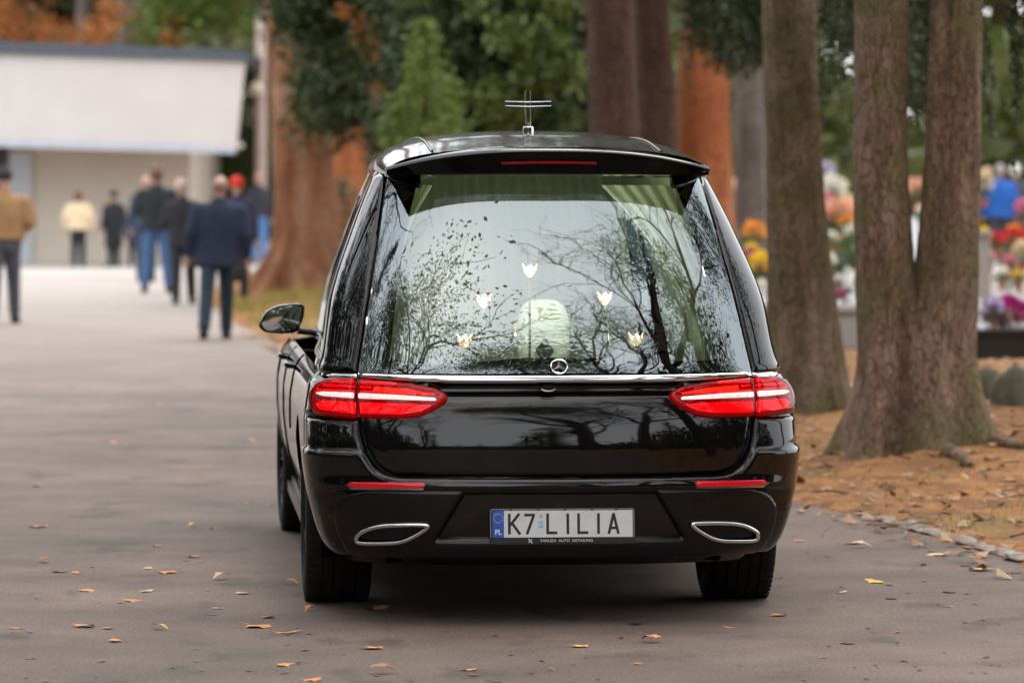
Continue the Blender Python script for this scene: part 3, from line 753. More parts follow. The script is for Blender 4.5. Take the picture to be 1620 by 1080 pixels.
# roof
zc = pchip([-.62, -.4, 0, .6, 1.4, 2.1, 2.35], [1.768, 1.790, 1.828, 1.850, 1.842, 1.785, 1.735]); wr = pchip([-.62, 0, 1.0, 2.35], [.615, .63, .60, .56]); ze = pchip([-.62, .3, 1.8, 2.35], [1.668, 1.69, 1.69, 1.66])
us = np.linspace(-.56, 2.34, 60); na = 49; vs = []
for u in us:
    for k in range(na):
        s_ = -1+2*k/(na-1); a = math.copysign(1-(1-abs(s_))**1.6, s_) if False else math.sin(s_*math.pi/2)
        vs.append((a*float(wr(u)), u, float(ze(u))+(float(zc(u))-float(ze(u)))*max(0, 1-abs(a)**2.5)**(1/2.5)))
roof = link('roof', np_mesh('roof', vs, [(i*na+k, i*na+k+1, (i+1)*na+k+1, (i+1)*na+k) for i in range(len(us)-1) for k in range(na-1)]), hearse, roof_paint)
def roofz(u, v_): return float(ze(u))+(float(zc(u))-float(ze(u)))*max(0, 1-abs(v_/float(wr(u)))**2.5)**(1/2.5)
for sg in (-1, 1):
    m = MB(); m.tube([(sg*.44, u, roofz(u, .44)+.004) for u in np.linspace(-.50, 2.2, 40)], [.005]*40, 8, sq=(1, .6)); m.build('roof_moulding', satin, hearse)
# spoiler lip over the window
vs = []; na = 49; prof = 9
for k in range(na):
    a = -1+2*k/(na-1); v_ = .618*a
    zt_ = 1.768-.07*abs(a)**2.6; ur = -.655+.075*abs(a)**2.2
    zbm = 1.672-.004*abs(a)**2
    pts = [(ur+.16, roofz(min(2, max(-.56, ur+.16)), min(.61, abs(v_)))-.004), (ur+.10, zt_+.012), (ur+.03, zt_+.004), (ur+.006, zt_-.003), (ur, zt_-.010), (ur+.008, zt_-.018), (ur+.038, zbm+.012), (ur+.05, zbm), (ur+.14, zbm-.006)]
    for (u_, z_) in pts: vs.append((v_, u_, z_))
fs = [(k*prof+j, (k+1)*prof+j, (k+1)*prof+j+1, k*prof+j+1) for k in range(na-1) for j in range(prof-1)]
fs += [tuple(range(prof)), tuple((na-1)*prof+j for j in reversed(range(prof)))]
me = np_mesh('spoiler', vs, fs, mi=None); me.set_sharp_from_angle(angle=R(40)); sp = link('spoiler', me, hearse, paint)
bl = []
m = MB(); n = 20; vsb = []
for k in range(n):
    a = -.30+.62*k/(n-1)*.95; v_ = .618*a+.0; ur = -.655+.075*abs(a)**2.2; zt_ = 1.768-.07*abs(a)**2.6
    vsb += [(v_, ur+.021, zt_-.046), (v_, ur+.0265, zt_-.056)]
m.add([(x, y-.004, z) for x, y, z in vsb], [(2*k, 2*k+1, 2*k+3, 2*k+2) for k in range(n-1)]); m.build('high_brake_light', M('brake_lens', (.30, .008, .015), .2, 0, .3, 80, emis=(.5, .004, .01), es=.06), hearse)
# rear window, its printed border and corner fins
gz_ = np.linspace(.928, 1.672, 24)
go = [(G.tv(rear_edge(z)-.003, z), z) for z in gz_]
half = [(0, 1.672)]+go[::-1]+[(0, .928)]
drape('rear_window', G, mirror(half), rear_glass, hearse, off=.010, rim=.004, rd=.001, grid=.02, skirt=0)
hz = [(0, 1.668), (.47, 1.668), (.495, 1.64), (.545, 1.46), (.592, 1.20), (.618, 1.02), (.612, .985), (.585, .974), (.30, .972), (.24, .976), (.18, .984), (.14, .987), (0, .987)]
hol_ = mirror([(G.tv(a, b), b) for a, b in hz])
drape('window_border', G, mirror(half), gloss_black, hearse, off=.004, rim=.003, rd=.0, grid=.02, holes=[hol_], skirt=.004)
for sg in (-1, 1):
    fn = [(.596, 1.672), (.602, 1.655), (.565, 1.638), (.525, 1.624), (.485, 1.618), (.478, 1.63), (.478, 1.672)]
    drape('corner_fin', G, [(sg*G.tv(a, b), b) for a, b in fn], satin, hearse, off=.022, rim=.004, rd=.003, grid=.02, skirt=.02)
# round badge with a three-pointed star
bd = empty('badge', (.003, -.988, .957)); bd.parent = hearse; bd.rotation_euler = (R(-34), 0, 0); bd['label'] = 'round chrome badge with a three-pointed star'
m = MB(); a = [2*math.pi*k/40 for k in range(41)]; m.tube([(.0305*math.cos(q), 0, .0305*math.sin(q)) for q in a], .0032, 8, cap=False); m.build('badge_ring', chrome, bd)
m = MB()
for k in range(3):
    q = math.pi/2+2*math.pi*k/3; d = Vector((math.cos(q), 0, math.sin(q))); n_ = Vector((-math.sin(q), 0, math.cos(q)))
    tip = d*.030; b1 = d*.0+Vector((math.cos(q+math.pi/3), 0, math.sin(q+math.pi/3)))*.0065; b2 = Vector((math.cos(q-math.pi/3), 0, math.sin(q-math.pi/3)))*.0065; top = Vector((0, -.006, 0))
    m.add([tip+n_*.0008, tip-n_*.0008, b1, b2, top, tip+Vector((0, -.002, 0))], [(0, 2, 4, 5), (1, 5, 4, 3), (0, 5, 1)])
m.build('badge_star', chrome, bd, smooth=False)
# door mirrors
for sg in (-1, 1):
    e = empty('door_mirror', (sg*.925, 2.34, 1.035)); e.parent = hearse
    m = MB(); pr = []
    shape = rnd([(-.115, -.030), (-.085, .030), (-.03, .058), (.055, .066), (.088, .058), (.082, .0), (.055, -.062), (-.03, -.066), (-.09, -.058)], .03, 5)
    n = len(shape); c = np.mean(shape, 0); rings_ = [(-.045, 1.0), (-.052, .94), (-.03, 1.04), (.02, 1.02), (.06, .85), (.085, .5)]
    vs = []
    for dy, k in (rings_[0], rings_[2], rings_[3], rings_[4], rings_[5]):
        for x, z in shape: vs.append((sg*(-(c[0]+(x-c[0])*k)) if sg > 0 else (c[0]+(x-c[0])*k), dy, c[1]+(z-c[1])*k))
    fs = [(i*n+k, i*n+(k+1) % n, (i+1)*n+(k+1) % n, (i+1)*n+k) for i in range(4) for k in range(n)]+[tuple(4*n+k for k in range(n))]
    m.add(vs, fs); m.build('mirror_shell', gloss_black, e)
    m = MB(); vs = [((-(c[0]+(x-c[0])*.90)) if sg > 0 else (c[0]+(x-c[0])*.90), -.042, c[1]+(z-c[1])*.88) for x, z in shape]
    vc = (-(c[0]) if sg > 0 else c[0], -.0445, c[1]); m.add(vs+[vc], [(k, (k+1) % n, n) for k in range(n)]); g_ = m.build('mirror_glass', M('mirror_silver', (.62, .66, .70), .02, 1, 0), e)
    m = MB(); m.tube([(-sg*.06, .0, -.055), (-sg*.12, .01, -.062), (-sg*.19, .02, -.075)], [.022, .020, .024], 8, sq=(1, .7)); m.build('mirror_arm', satin, e)
# chrome double cross on the roof
rc = empty('roof_cross', (.0, .36, 1.847)); rc.parent = hearse
m = MB(); m.lathe([(.022, -.012), (.022, .015), (.019, .018), (.009, .018), (.009, .030), (.011, .033), (.011, .036), (.0, .036)], 24, cap=False); m.build('cross_foot', chrome, rc)
m = MB(); m.tube([(-.009, 0, .030), (-.013, 0, .09), (-.013, 0, .164)], .0014, 6); m.tube([(.009, 0, .030), (.008, 0, .09), (.008, 0, .164)], .0014, 6); m.build('cross_upright', steel, rc)
m = MB()
for z in (.099, .117): m.tube([(-.092, 0, z+.002), (0, 0, z-.001), (.092, 0, z+.002)], [.0015, .0024, .0015], 8)
m.build('cross_bar', chrome, rc)

# ---- interior shell
m = MB(); m.box((0, .75, .80), (1.50, 3.1, .05)); m.build('load_floor', M('load_carpet', (.32, .32, .25), .95), hearse)
m = MB(); vs = []; n = 24
for u in np.linspace(-.50, 2.1, 12):
    for k in range(n):
        a = -1+2*k/(n-1); vs.append((a*.60*(1-.14*float(ss((u+.2)/2.0))), u, 1.655+.06*(1-a*a)+.06*float(ss((u+.5)/.8))))
link('headlining', np_mesh('headlining', vs, [(i*n+k, (i+1)*n+k, (i+1)*n+k+1, i*n+k+1) for i in range(11) for k in range(n-1)]), hearse, liner)
for sg in (-1, 1):          # pleated curtains along both sides
    vs = []; us = np.linspace(-.36, 1.62, 150); zs_ = np.linspace(.86, 1.66, 14)
    for u in us:
        for z in zs_:
            pl_ = .012*math.sin(u*70+2*math.sin(z*3))*(1.1-.4*(z-.86))
            sw_ = .10*math.exp(-((u+.36)/.25)**2)*math.sin((z-.86)*3.2)
            vs.append((sg*(float(G.W(z))*(1-G.taper*float(ss((u+.2)/2.4)))-.075+pl_-sw_), max(u, float(g_ur(z))+.22), z))
    nn = len(zs_); link('curtain', np_mesh('curtain', vs, [(i*nn+k, (i+1)*nn+k, (i+1)*nn+k+1, i*nn+k+1) for i in range(149) for k in range(nn-1)]), hearse, white_cloth)
for sg, A_, B_ in ((1, [(.24, 1.63), (.35, 1.5), (.45, 1.35), (.53, 1.2), (.585, 1.05), (.59, .9)], [(.57, 1.63), (.61, 1.48), (.635, 1.33), (.65, 1.18), (.66, 1.05), (.665, .9)]), (-1, [(.42, 1.63), (.50, 1.5), (.56, 1.35), (.60, 1.2), (.62, 1.05), (.625, .9)], [(.57, 1.63), (.61, 1.48), (.635, 1.33), (.65, 1.18), (.66, 1.05), (.665, .9)])):
    vs = []; nk = 40; fa = [pchip(range(6), [p[i] for p in A_]) for i in (0, 1)]; fb = [pchip(range(6), [p[i] for p in B_]) for i in (0, 1)]
    for i in range(26):
        t = i/25*5
        for k in range(nk):
            q = k/(nk-1); x = float(fa[0](t))*(1-q)+float(fb[0](t))*q; z = float(fa[1](t))*(1-q)+float(fb[1](t))*q
            vs.append((sg*x, float(g_ur(z))+.22+.14*(1-q)+.014*math.sin(q*38), z))
    link('curtain_drape', np_mesh('curtain_drape', vs, [(i*nk+k, i*nk+k+1, (i+1)*nk+k+1, (i+1)*nk+k) for i in range(25) for k in range(nk-1)]), hearse, white_cloth)
vs = []; xs = np.linspace(-.60, .60, 140); zs_ = np.linspace(.82, 1.72, 12)
for x in xs:
    for z in zs_: vs.append((x*(1-.18*(z-.82)), 1.66+.02*math.sin(x*60+math.sin(z*4)), z))
link('partition_curtain', np_mesh('partition_curtain', vs, [(i*12+k, (i+1)*12+k, (i+1)*12+k+1, i*12+k+1) for i in range(139) for k in range(11)]), hearse, white_cloth)
for sx in (-.38, .38):
    m = MB(); m.rings([(sx, 2.05, .75, .25, .09), (sx, 1.98, 1.1, .25, .09), (sx, 1.93, 1.34, .2, .07), (sx, 1.92, 1.38, .1, .05)], 16); m.build('front_seat', seat_dark, hearse)

# ------------------------------------------------------------------ things inside the hearse
def car_pt(v_, u, z): return hearse.matrix_basis @ Vector((v_, u, z))
bpy.context.view_layer.update()
HM = Matrix.Translation(hearse.location) @ Matrix.Rotation(CA, 4, 'Z')
def cp(v_, u, z): return HM @ Vector((v_, u, z))
petal = M('lamp_petal', (.6, .5, .38), .2, 0, .4, 60, emis=(1, .60, .26), es=.55); bulb = M('lamp_bulb', (1, .9, .8), .3, 0, 0, emis=(1, .90, .70), es=25)
def tulip_lamp(v_, u, z, label, lean=0):
    base = .83; o = cp(v_, u, base)
    e = empty('flower_lamp', o, CA, label, 'lamp', 'lit glass flower lamps inside the hearse'); h = z-base
    m = MB(); m.tube([(-lean, 0, 0), (-lean*.6, 0, h*.35), (-lean*.1, 0, h*.8), (0, 0, h-.03)], [.006, .005, .0045, .006], 8); m.lathe([(.0, 0), (.03, 0), (.03, .008), (.0, .012)], 12, c=(-lean, 0, 0), cap=False); m.build('stem', satin_chrome, e)
    m = MB(); m.ball((0, 0, h+.004), .0135, 12, 8); m.build('bulb', bulb, e)
    ld = bpy.data.lights.new('lamp_glow', 'POINT'); ld.energy = 1.4; ld.color = (1, .90, .72); ld.shadow_soft_size = .02
    lo_ = bpy.data.objects.new('lamp_glow', ld); COL.objects.link(lo_); lo_.parent = e; lo_.location = (0, 0, h+.16)
    for k in range(6):
        a = 2*math.pi*k/6+.3; vs = []
        for i in range(6):
            t = i/5; r_ = .008+.019*math.sin(t*2.2)+(.010 if i == 5 else 0); zz = h-.026+.054*t; ww = .0125*math.sin(math.pi*min(1, t*.86+.12))
            for s_ in (-1, 0, 1):
                q = a+s_*ww/max(r_, .012); vs.append((r_*math.cos(q), r_*math.sin(q), zz-(.004 if s_ else 0)*t))
        me = np_mesh('petal', vs, [(i*3+j, i*3+j+1, i*3+j+4, i*3+j+3) for i in range(5) for j in range(2)]); link('petal', me, e, petal)
    return e
tulip_lamp(-.016, .10, 1.292, 'lit glass flower lamp at the top of the arch seen through the rear window')
tulip_lamp(-.206, .0, 1.175, 'upper left lit glass flower lamp behind the leafy reflection', .05)
tulip_lamp(.272, .0, 1.184, 'upper right lit glass flower lamp above the bent chrome rail', -.04)
tulip_lamp(-.290, -.1, 1.022, 'lowest left lit glass flower lamp in the rear window', .03)
tulip_lamp(.385, -.1, 1.026, 'lowest right lit glass flower lamp in the rear window', -.03)
# rounded white cushion with a dark diamond
e = empty('cushion', cp(.065, .45, .83), CA, 'rounded white cushion with a dark diamond emblem between the lamps', 'cushion')
m = MB(); sh = []
for k in range(40):
    a = 2*math.pi*k/40; n = 3.2; c_, s_ = math.cos(a), math.sin(a)
    sh.append((.108*math.copysign(abs(c_)**(2/n), c_), .175+.165*math.copysign(abs(s_)**(2/n), s_)))
cc = (0, .175); vs = []
for dy, k in ((0, .85), (-.03, 1), (-.06, .96), (-.085, .8), (-.10, .5), (-.104, .2)):
    for x, z in sh: vs.append((cc[0]+(x-cc[0])*k, dy, cc[1]+(z-cc[1])*k))
n = 40; m.add(vs, [(i*n+k, i*n+(k+1) % n, (i+1)*n+(k+1) % n, (i+1)*n+k) for i in range(5) for k in range(n)]+[tuple(5*n+k for k in range(n)), tuple(range(n))]); m.build('pad', M('cushion_white', (.75, .75, .70), .8, var=.06, bump=.2, bscale=40), e)
m = MB(); m.poly([(-.04, .135), (0, .185), (.04, .135), (0, .085)], 'y', -.118, -.09); m.build('diamond', seat_dark, e, bevel=.006)
e = empty('bier', cp(0, .5, .828), CA, 'low bier with bent chrome side rails on the load floor', 'bier')
m = MB(); m.box((0, 0, .03), (.62, 1.7, .06)); m.build('bier_deck', satin, e, bevel=.01)
for sg in (-1, 1):
    m = MB(); m.tube([(sg*.115+.05, -.3, .27), (sg*.115+.05, -.32, .20), (sg*.13+.05, -.40, .17), (sg*.20+.05, -.55, .13), (sg*.25+.02, -.7, .09), (sg*.25, -.8, .05)], .006, 8); m.build('rail', chrome, e)

# ------------------------------------------------------------------ trees
def trunk_mesh(name, pts, rad, n=28, rough=.05, flare=0, seed=0, seg=60, lobes=5, knots=0, fine=0):
    """tapered trunk with root flare and uneven bark"""
    pts = [Vector(p) for p in pts]; K = len(pts); cum = [0]
    for i in range(K-1): cum.append(cum[-1]+(pts[i+1]-pts[i]).length)
    rs = random.Random(seed); kn = [(rs.uniform(.1, .9)*cum[-1], rs.uniform(0, 6.28), rs.uniform(.12, .3)) for _ in range(knots)]
    vs = []; tt = [(i/seg)**(1.5 if flare else 1.0)*cum[-1] for i in range(seg+1)]
    px = pchip(cum, [p.x for p in pts]); py = pchip(cum, [p.y for p in pts]); pz = pchip(cum, [p.z for p in pts]); pr = pchip(cum, rad)
    for s_ in tt:
        c = Vector((float(px(s_)), float(py(s_)), float(pz(s_)))); r0 = float(pr(s_))
        for k in range(n):
            a = 2*math.pi*k/n; ca, sa = math.cos(a), math.sin(a)
            fl_ = flare*math.exp(-s_/(.35+.9*r0))*(1+.55*math.sin(lobes*a+seed)+.4*noise.noise(Vector((ca*1.5, sa*1.5, seed))))
            b = 1+rough*noise.noise(Vector((ca*2.2, sa*2.2, s_*.7+seed)))+rough*.6*noise.noise(Vector((ca*7, sa*7, s_*1.6+seed)))
            if fine: b += fine*noise.noise(Vector((ca*r0*60, sa*r0*60, s_*9+seed)))
            r_ = r0*b+fl_
            for ks, ka, kr in kn:
                da = math.atan2(math.sin(a-ka), math.cos(a-ka))*r0; q = (da*da+(s_-ks)**2)/(kr*r0*.8)**2
                if q < 6: r_ += .10*r0*math.exp(-q)-.06*r0*math.exp(-q*6)
            vs.append((c.x+ca*r_, c.y+sa*r_, c.z))
    idx = np.arange((seg+1)*n).reshape(seg+1, n); nx = np.roll(idx, -1, 1)
    f = np.stack([idx[:-1], nx[:-1], nx[1:], idx[1:]], -1).reshape(-1, 4)
    return np_mesh(name, vs, f)
def cards(C, size, aspect=.5, up=None, droop=0, seed=0):
    """leaf-sized faces with random attitudes round the points C"""
    rg = np.random.RandomState(seed); n = len(C)
    d = rg.normal(size=(n, 3)); d[:, 2] -= droop; d /= np.linalg.norm(d, axis=1, keepdims=True)
    q = rg.normal(size=(n, 3)); s_ = np.cross(d, q); s_ /= np.linalg.norm(s_, axis=1, keepdims=True)
    sz = size*(.6+.8*rg.rand(n))[:, None]
    a = C-d*sz*.5; b = C+d*sz*.5; mid = C+s_*sz*aspect*.5; mid2 = C-s_*sz*aspect*.5
    V = np.stack([a, mid, b, mid2], 1).reshape(-1, 3); F_ = np.arange(4*n).reshape(n, 4)
    return V, F_
def clump_points(n, clumps, seed=0):
    """points spread in clumps (x,y,z,rx,ry,rz)"""
    rg = np.random.RandomState(seed); cl = np.array(clumps, float); vol = cl[:, 3]*cl[:, 4]*cl[:, 5]; k = rg.choice(len(cl), n, p=vol/vol.sum())
    p = rg.normal(size=(n, 3))*.62
    return cl[k, :3]+p*cl[k, 3:6]
def crown_clumps(c, r, k, seed, cs=.42):
    rs = random.Random(seed); o = []
    for _ in range(k):
        while True:
            p = [rs.uniform(-1, 1) for _ in range(3)]; l = math.sqrt(sum(x*x for x in p))
            if .15 < l < 1: break
        s_ = cs*rs.uniform(.6, 1.25); o.append((c[0]+p[0]*r[0], c[1]+p[1]*r[1], c[2]+p[2]*r[2], r[0]*s_, r[1]*s_, r[2]*s_*.8))
    return o
bark_spruce = barkmat('bark_spruce', (.090, .052, .036), (.225, .142, .100), (.38, .265, .195), 1.2, moss=(.15, .135, .055))
bark_moss = barkmat('bark_mossy', (.105, .074, .045), (.21, .152, .098), (.31, .235, .165), 1.1, moss=(.115, .105, .035))
bark_red = barkmat('bark_red', (.11, .042, .018), (.23, .098, .045), (.38, .24, .16), .6)
bark_orange = barkmat('bark_orange', (.19, .055, .02), (.32, .105, .04), (.40, .19, .10), .5)
bark_dark = barkmat('bark_dark', (.045, .024, .016), (.088, .048, .034), (.13, .076, .056), .9)
bark_grey = barkmat('bark_grey', (.09, .075, .065), (.16, .135, .12), (.24, .21, .19), .6)
needle_dark = leafmat('needle_dark', [(.012, .024, .008), (.028, .052, .013), (.045, .078, .022), (.085, .105, .038)])
needle_mid = leafmat('needle_mid', [(.04, .06, .010), (.08, .12, .02), (.14, .18, .035)])
leaf_light = leafmat('leaf_light_green', [(.06, .10, .014), (.13, .19, .028), (.22, .28, .05)], trans=.35)
leaf_orange = leafmat('leaf_orange', [(.28, .09, .02), (.45, .15, .035), (.52, .22, .06), (.30, .14, .05)], trans=.4)
leaf_brown = leafmat('leaf_brown', [(.05, .04, .015), (.09, .06, .02), (.05, .06, .015), (.14, .08, .025)], trans=.3)
leaf_yellow = leafmat('leaf_yellowgreen', [(.30, .24, .05), (.20, .20, .04), (.42, .29, .07)], trans=.4)
leaf_olive = leafmat('leaf_olive', [(.05, .07, .018), (.08, .10, .025), (.11, .13, .035)], trans=.3)

def bough(L_, drop, seed, nt=26, tw=.55, size=.045):
    """hanging spruce bough along +x: woody arm and curtains of needled twigs"""
    rs = random.Random(seed); arm = []
    for i in range(9): t = i/8; arm.append(Vector((L_*t, .08*math.sin(t*5+seed), -drop*t**1.6)))
    C = []; tws = []
    for i in range(nt):
        t = .2+.8*(i+rs.random())/nt; k = t*8; j = min(7, int(k)); p = arm[j].lerp(arm[j+1], k-j)
        l = tw*rs.uniform(.5, 1.2)*(1.1-.5*t); sd = rs.choice((-1, 1)); out = sd*l*.45; q = [p]
        for h in range(1, 7):
            s_ = h/6; q.append(p+Vector((.12*s_*l+rs.uniform(-.02, .02), out*s_**.7+rs.uniform(-.02, .02), -l*s_**1.4)))
        tws.append(q)
        for h in range(6):
            for _ in range(13): C.append(q[h].lerp(q[h+1], rs.random())+Vector([rs.gauss(0, .016) for _ in range(3)]))
    return arm, tws, np.array([tuple(c) for c in C])
def spruce_bough_obj(root, loc, rz, L_, drop, seed, nt=26, tw=.55, mat=None):
    arm, tws, C = bough(L_, drop, seed, nt, tw)
    V, F_ = cards(C, .075, .30, droop=.9, seed=seed)
    m = MB(); m.tube(arm, [.022-.0016*i for i in range(9)], 5)
    for q in tws: m.tube(q, .003, 3, cap=False)
    b = m.build('branch', bark_dark, root); b.location = loc; b.rotation_euler = (0, 0, rz)
    link('needles', np_mesh('needles', V, F_), b, mat or needle_dark)
    return b
# a spruce crown shared by the tall spruces: whorls of drooping boughs
def spruce_crown(h, rmax, seed, whorls=16, size=.14, per=7, dens_=60):
    rs = random.Random(seed); C = []
    for i in range(whorls):
        t = i/(whorls-1); z = h*t; r_ = rmax*(1-t)**.8+.25
        for k in range(per):
            a = rs.uniform(0, 6.28); L_ = r_*rs.uniform(.7, 1.1)
            for _ in range(int(dens_*(.4+.6*(1-t)))):
                s_ = rs.random()**.7; x = L_*s_; C.append((math.cos(a)*x+rs.gauss(0, .16), math.sin(a)*x+rs.gauss(0, .16), z-.28*L_*s_**1.5-abs(rs.gauss(0, .25))))
    return np.array(C)
crown_me = {}
def crown_mesh(key, h, r_, seed, mat, **k):
    if key not in crown_me:
        C = spruce_crown(h, r_, seed, **k); V, F_ = cards(C, .30, .30, droop=.9, seed=seed); me = np_mesh('crown', V, F_); me.materials.append(mat); crown_me[key] = me
    return crown_me[key]

def tall_tree(name, label, cat, pts, rad, mat, crown_z, crown_key, group=None, **k):
    base = Vector(pts[0]); e = empty(name, base, 0, label, cat, group)
    rel = [tuple(Vector(p)-base) for p in pts]
    link('trunk', trunk_mesh('trunk', rel, rad, **k), e, mat)
    if crown_key:
        me = crown_mesh(*crown_key); o = link('crown', me, e); t = Vector(rel[-1]); o.location = (t.x, t.y, crown_z); o.rotation_euler = (0, 0, k.get('seed', 0)*1.7)
    return e
CK1 = ('a', 11, 3.0, 3, needle_dark); CK2 = ('b', 9, 2.4, 5, needle_dark)
def up(px, py, Y): return tuple(at(px, py, Y=Y))
# mossy spruce right behind the car
b = at(1272, 648); Y = b.y
t6 = tall_tree('spruce_tree', 'mossy brown trunk standing just right of the hearse window', 'tree', [tuple(b-Vector((0, 0, .08))), up(1269, 500, Y), up(1260, 350, Y), up(1248, 0, Y), (b.x-.13, Y+.2, 9), (b.x-.1, Y+.3, 14)], [.215, .190, .184, .176, .12, .05], bark_moss, 5.0, CK1, seed=2, flare=.12, n=110, seg=250, rough=.085, knots=40, fine=.045, lobes=4)
# twin-stemmed spruce at the right
b = at(1440, 712); Y = b.y
t7 = empty('twin_trunk_spruce', b, 0, 'twin-stemmed spruce forking low above a flared base beside the kerb', 'tree')
lo = Vector((0, 0, -.1))
def rel(p): return tuple(Vector(p)-b)
link('trunk', trunk_mesh('trunk', [(-.10, .02, -.1), rel(up(1418, 600, Y)), rel(up(1402, 450, Y)), rel(up(1393, 250, Y)), rel(up(1394, 0, Y)), (-.25, .1, 9), (-.2, .1, 13)], [.20, .160, .156, .153, .150, .10, .04], n=120, seg=270, rough=.09, flare=.19, seed=4, knots=30, fine=.05, lobes=4), t7, bark_spruce)
link('trunk', trunk_mesh('trunk', [(.10, -.01, -.1), rel(up(1468, 620, Y)), rel(up(1494, 450, Y)), rel(up(1506, 250, Y)), rel(up(1513, 0, Y)), (.3, 0, 9), (.35, 0, 14)], [.225, .190, .165, .158, .145, .10, .04], n=120, seg=270, rough=.09, flare=.17, seed=9, knots=34, fine=.05, lobes=5), t7, bark_spruce)
cr = link('crown', crown_mesh(*CK1), t7); cr.location = (0, 0, 4.6)
# dark pair behind the roof
Yp = 38.0; g0 = at(970, 500, Y=Yp); z0 = gz(g0.x, Yp)
tall_tree('spruce_tree', 'dark reddish trunk rising behind the hearse roof, left of its close twin', 'tree', [(at(975, 0, Y=Yp).x, Yp, z0-.1), up(972, 230, Yp), up(968, 100, Yp), up(964, 0, Yp), (.85, Yp, 14)], [.24, .205, .20, .195, .06], bark_dark, 5.2, CK2, seed=5, flare=.12, n=32, seg=70, knots=12)
tall_tree('spruce_tree', 'thinner dark trunk close to the right of its twin behind the roof', 'tree', [(at(1040, 0, Y=Yp+2).x, Yp+2, z0-.1), up(1039, 230, Yp+2), up(1034, 100, Yp+2), up(1028, 0, Yp+2), (1.25, Yp+2, 13)], [.22, .19, .175, .165, .05], bark_dark, 5.6, CK2, seed=8, flare=.1, n=32, seg=70, knots=10)
# orange trunk and grey trunk further back
Yq = 58; z0 = gz(2.4, Yq)
tall_tree('redwood_tree', 'wide orange-barked trunk just right of the hearse roof in the distance', 'tree', [(at(1112, 0, Y=Yq).x, Yq, z0-.1), up(1115, 290, Yq), up(1112, 100, Yq), up(1118, 0, Yq), (2.6, Yq, 14)], [.42, .36, .33, .31, .1], bark_orange, 5.5, CK2, seed=11, flare=.2, n=32, seg=60)
Yq = 62
tall_tree('grey_tree', 'dark grey trunk seen blurred between the orange trunk and the mossy trunk', 'tree', [(at(1188, 0, Y=Yq).x, Yq, gz(3.4, Yq)-.1), up(1190, 300, Yq), up(1184, 150, Yq), up(1172, 0, Yq), (2.9, Yq, 13)], [.30, .23, .21, .19, .06], bark_grey, 6.2, CK2, seed=13, flare=.2, n=28, seg=60)
# big red-brown trunk by the people
b = at(466, 462); Y = b.y
t1 = tall_tree('redwood_tree', 'massive red-brown trunk with a flared foot beside the walking people', 'tree', [tuple(b-Vector((0, 0, .1))), up(490, 380, Y), up(479, 250, Y), up(465, 100, Y), up(453, 0, Y), (b.x-.7, Y, 9), (b.x-.9, Y, 16)], [.52, .42, .40, .36, .33, .25, .08], bark_red, None, None, seed=21, flare=.27, n=64, seg=110, rough=.09, lobes=6, fine=.02)
Yq = 76; g0 = at(556, 400, Y=Yq)
tall_tree('redwood_tree', 'orange-red trunk half hidden by leaves left of the hearse roof', 'tree', [(g0.x, Yq, gz(g0.x, Yq)-.1), up(556, 250, Yq), up(560, 120, Yq), up(575, 0, Yq), (g0.x+.4, Yq, 15)], [.50, .40, .36, .33, .1], bark_orange, None, None, seed=23, flare=.2, n=32, seg=60)

# hanging spruce boughs seen at the top of the picture
rsb = random.Random(3)
def hang(root, px, py, Y, rz, L_, drop, seed, nt=26, tw=.6, mat=None):
    p = at(px, py, Y=Y); spruce_bough_obj(root, tuple(p-root.location), rz, L_, drop, seed, nt, tw, mat)
for i, (px, py, L_, tw) in enumerate(((1552, -60, .8, 1.15), (1572, -50, .9, 1.35), (1592, -30, .8, 1.2), (1545, -110, 1.1, 1.0), (1612, -20, .7, 1.5), (1580, -90, 1.0, 1.1), (1640, -40, .8, 1.3), (1600, -120, .9, 1.0), (1622, -80, .7, 1.2))):
    hang(t7, px, py, 27.5+i*.35, rsb.uniform(-.5, .5), L_, .35, 40+i, 34, tw)
for i, (px, py, L_, tw) in enumerate(((1280, -70, .8, 1.0), (1296, -50, .7, 1.3), (1310, -40, .6, .9), (1325, -60, .8, 1.25), (1338, -30, .5, .8), (1432, -40, .6, 1.0), (1445, -50, .5, 1.3), (1440, -20, .5, 1.0))):
    hang(t6, px, py, 33.5+i*.3, rsb.uniform(-.6, .6), L_, .30, 60+i, 28, tw)
t3 = bpy.data.objects['spruce_tree.001']
for i, (px, py, L_, tw) in enumerate(((1050, -60, 1.1, .9), (1065, -50, 1.0, .9), (1085, -40, .9, .8), (1075, -100, 1.2, 1.0), (1120, -60, .8, .8), (1050, -30, .7, .7), (1100, -70, .9, .9))):
    hang(t3, px, py, 40+i*.4, rsb.uniform(-.5, .5), L_, .4, 80+i, 34, tw)

# evergreens behind the hearse
def bushy(name, label, cat, base, clumps, n, size, mat, seed, trunk=None, extra=None, aspect=.5, group=None, droop=0):
    e = empty(name, base, 0, label, cat, group); bx, by, bz = base
    V, F_ = cards(clump_points(n, clumps, seed)-np.array(base), size, aspect, seed=seed, droop=droop); link('foliage', np_mesh('foliage', V, F_), e, mat)
    if trunk: link('trunk', trunk_mesh('trunk', [tuple(Vector(p)-Vector(base)) for p in trunk[0]], trunk[1], n=12, seg=20, seed=seed), e, trunk[2])
    if extra:
        c2, n2_, s2, m2 = extra; V, F_ = cards(clump_points(n2_, c2, seed+1)-np.array(base), s2, aspect, seed=seed+1); link('autumn_leaves', np_mesh('autumn_leaves', V, F_), e, m2)
    return e
def px_clumps(lst, Y, dy=.8):
    """clumps given by where they stand at distance Y"""
    o = []
    for px, py, r_ in lst:
        p = at(px, py, Y=Y); q = r_/FPX*Y; o.append((p.x, p.y+random.uniform(-.4, .4), p.z, q, max(q, dy), q))
    return o
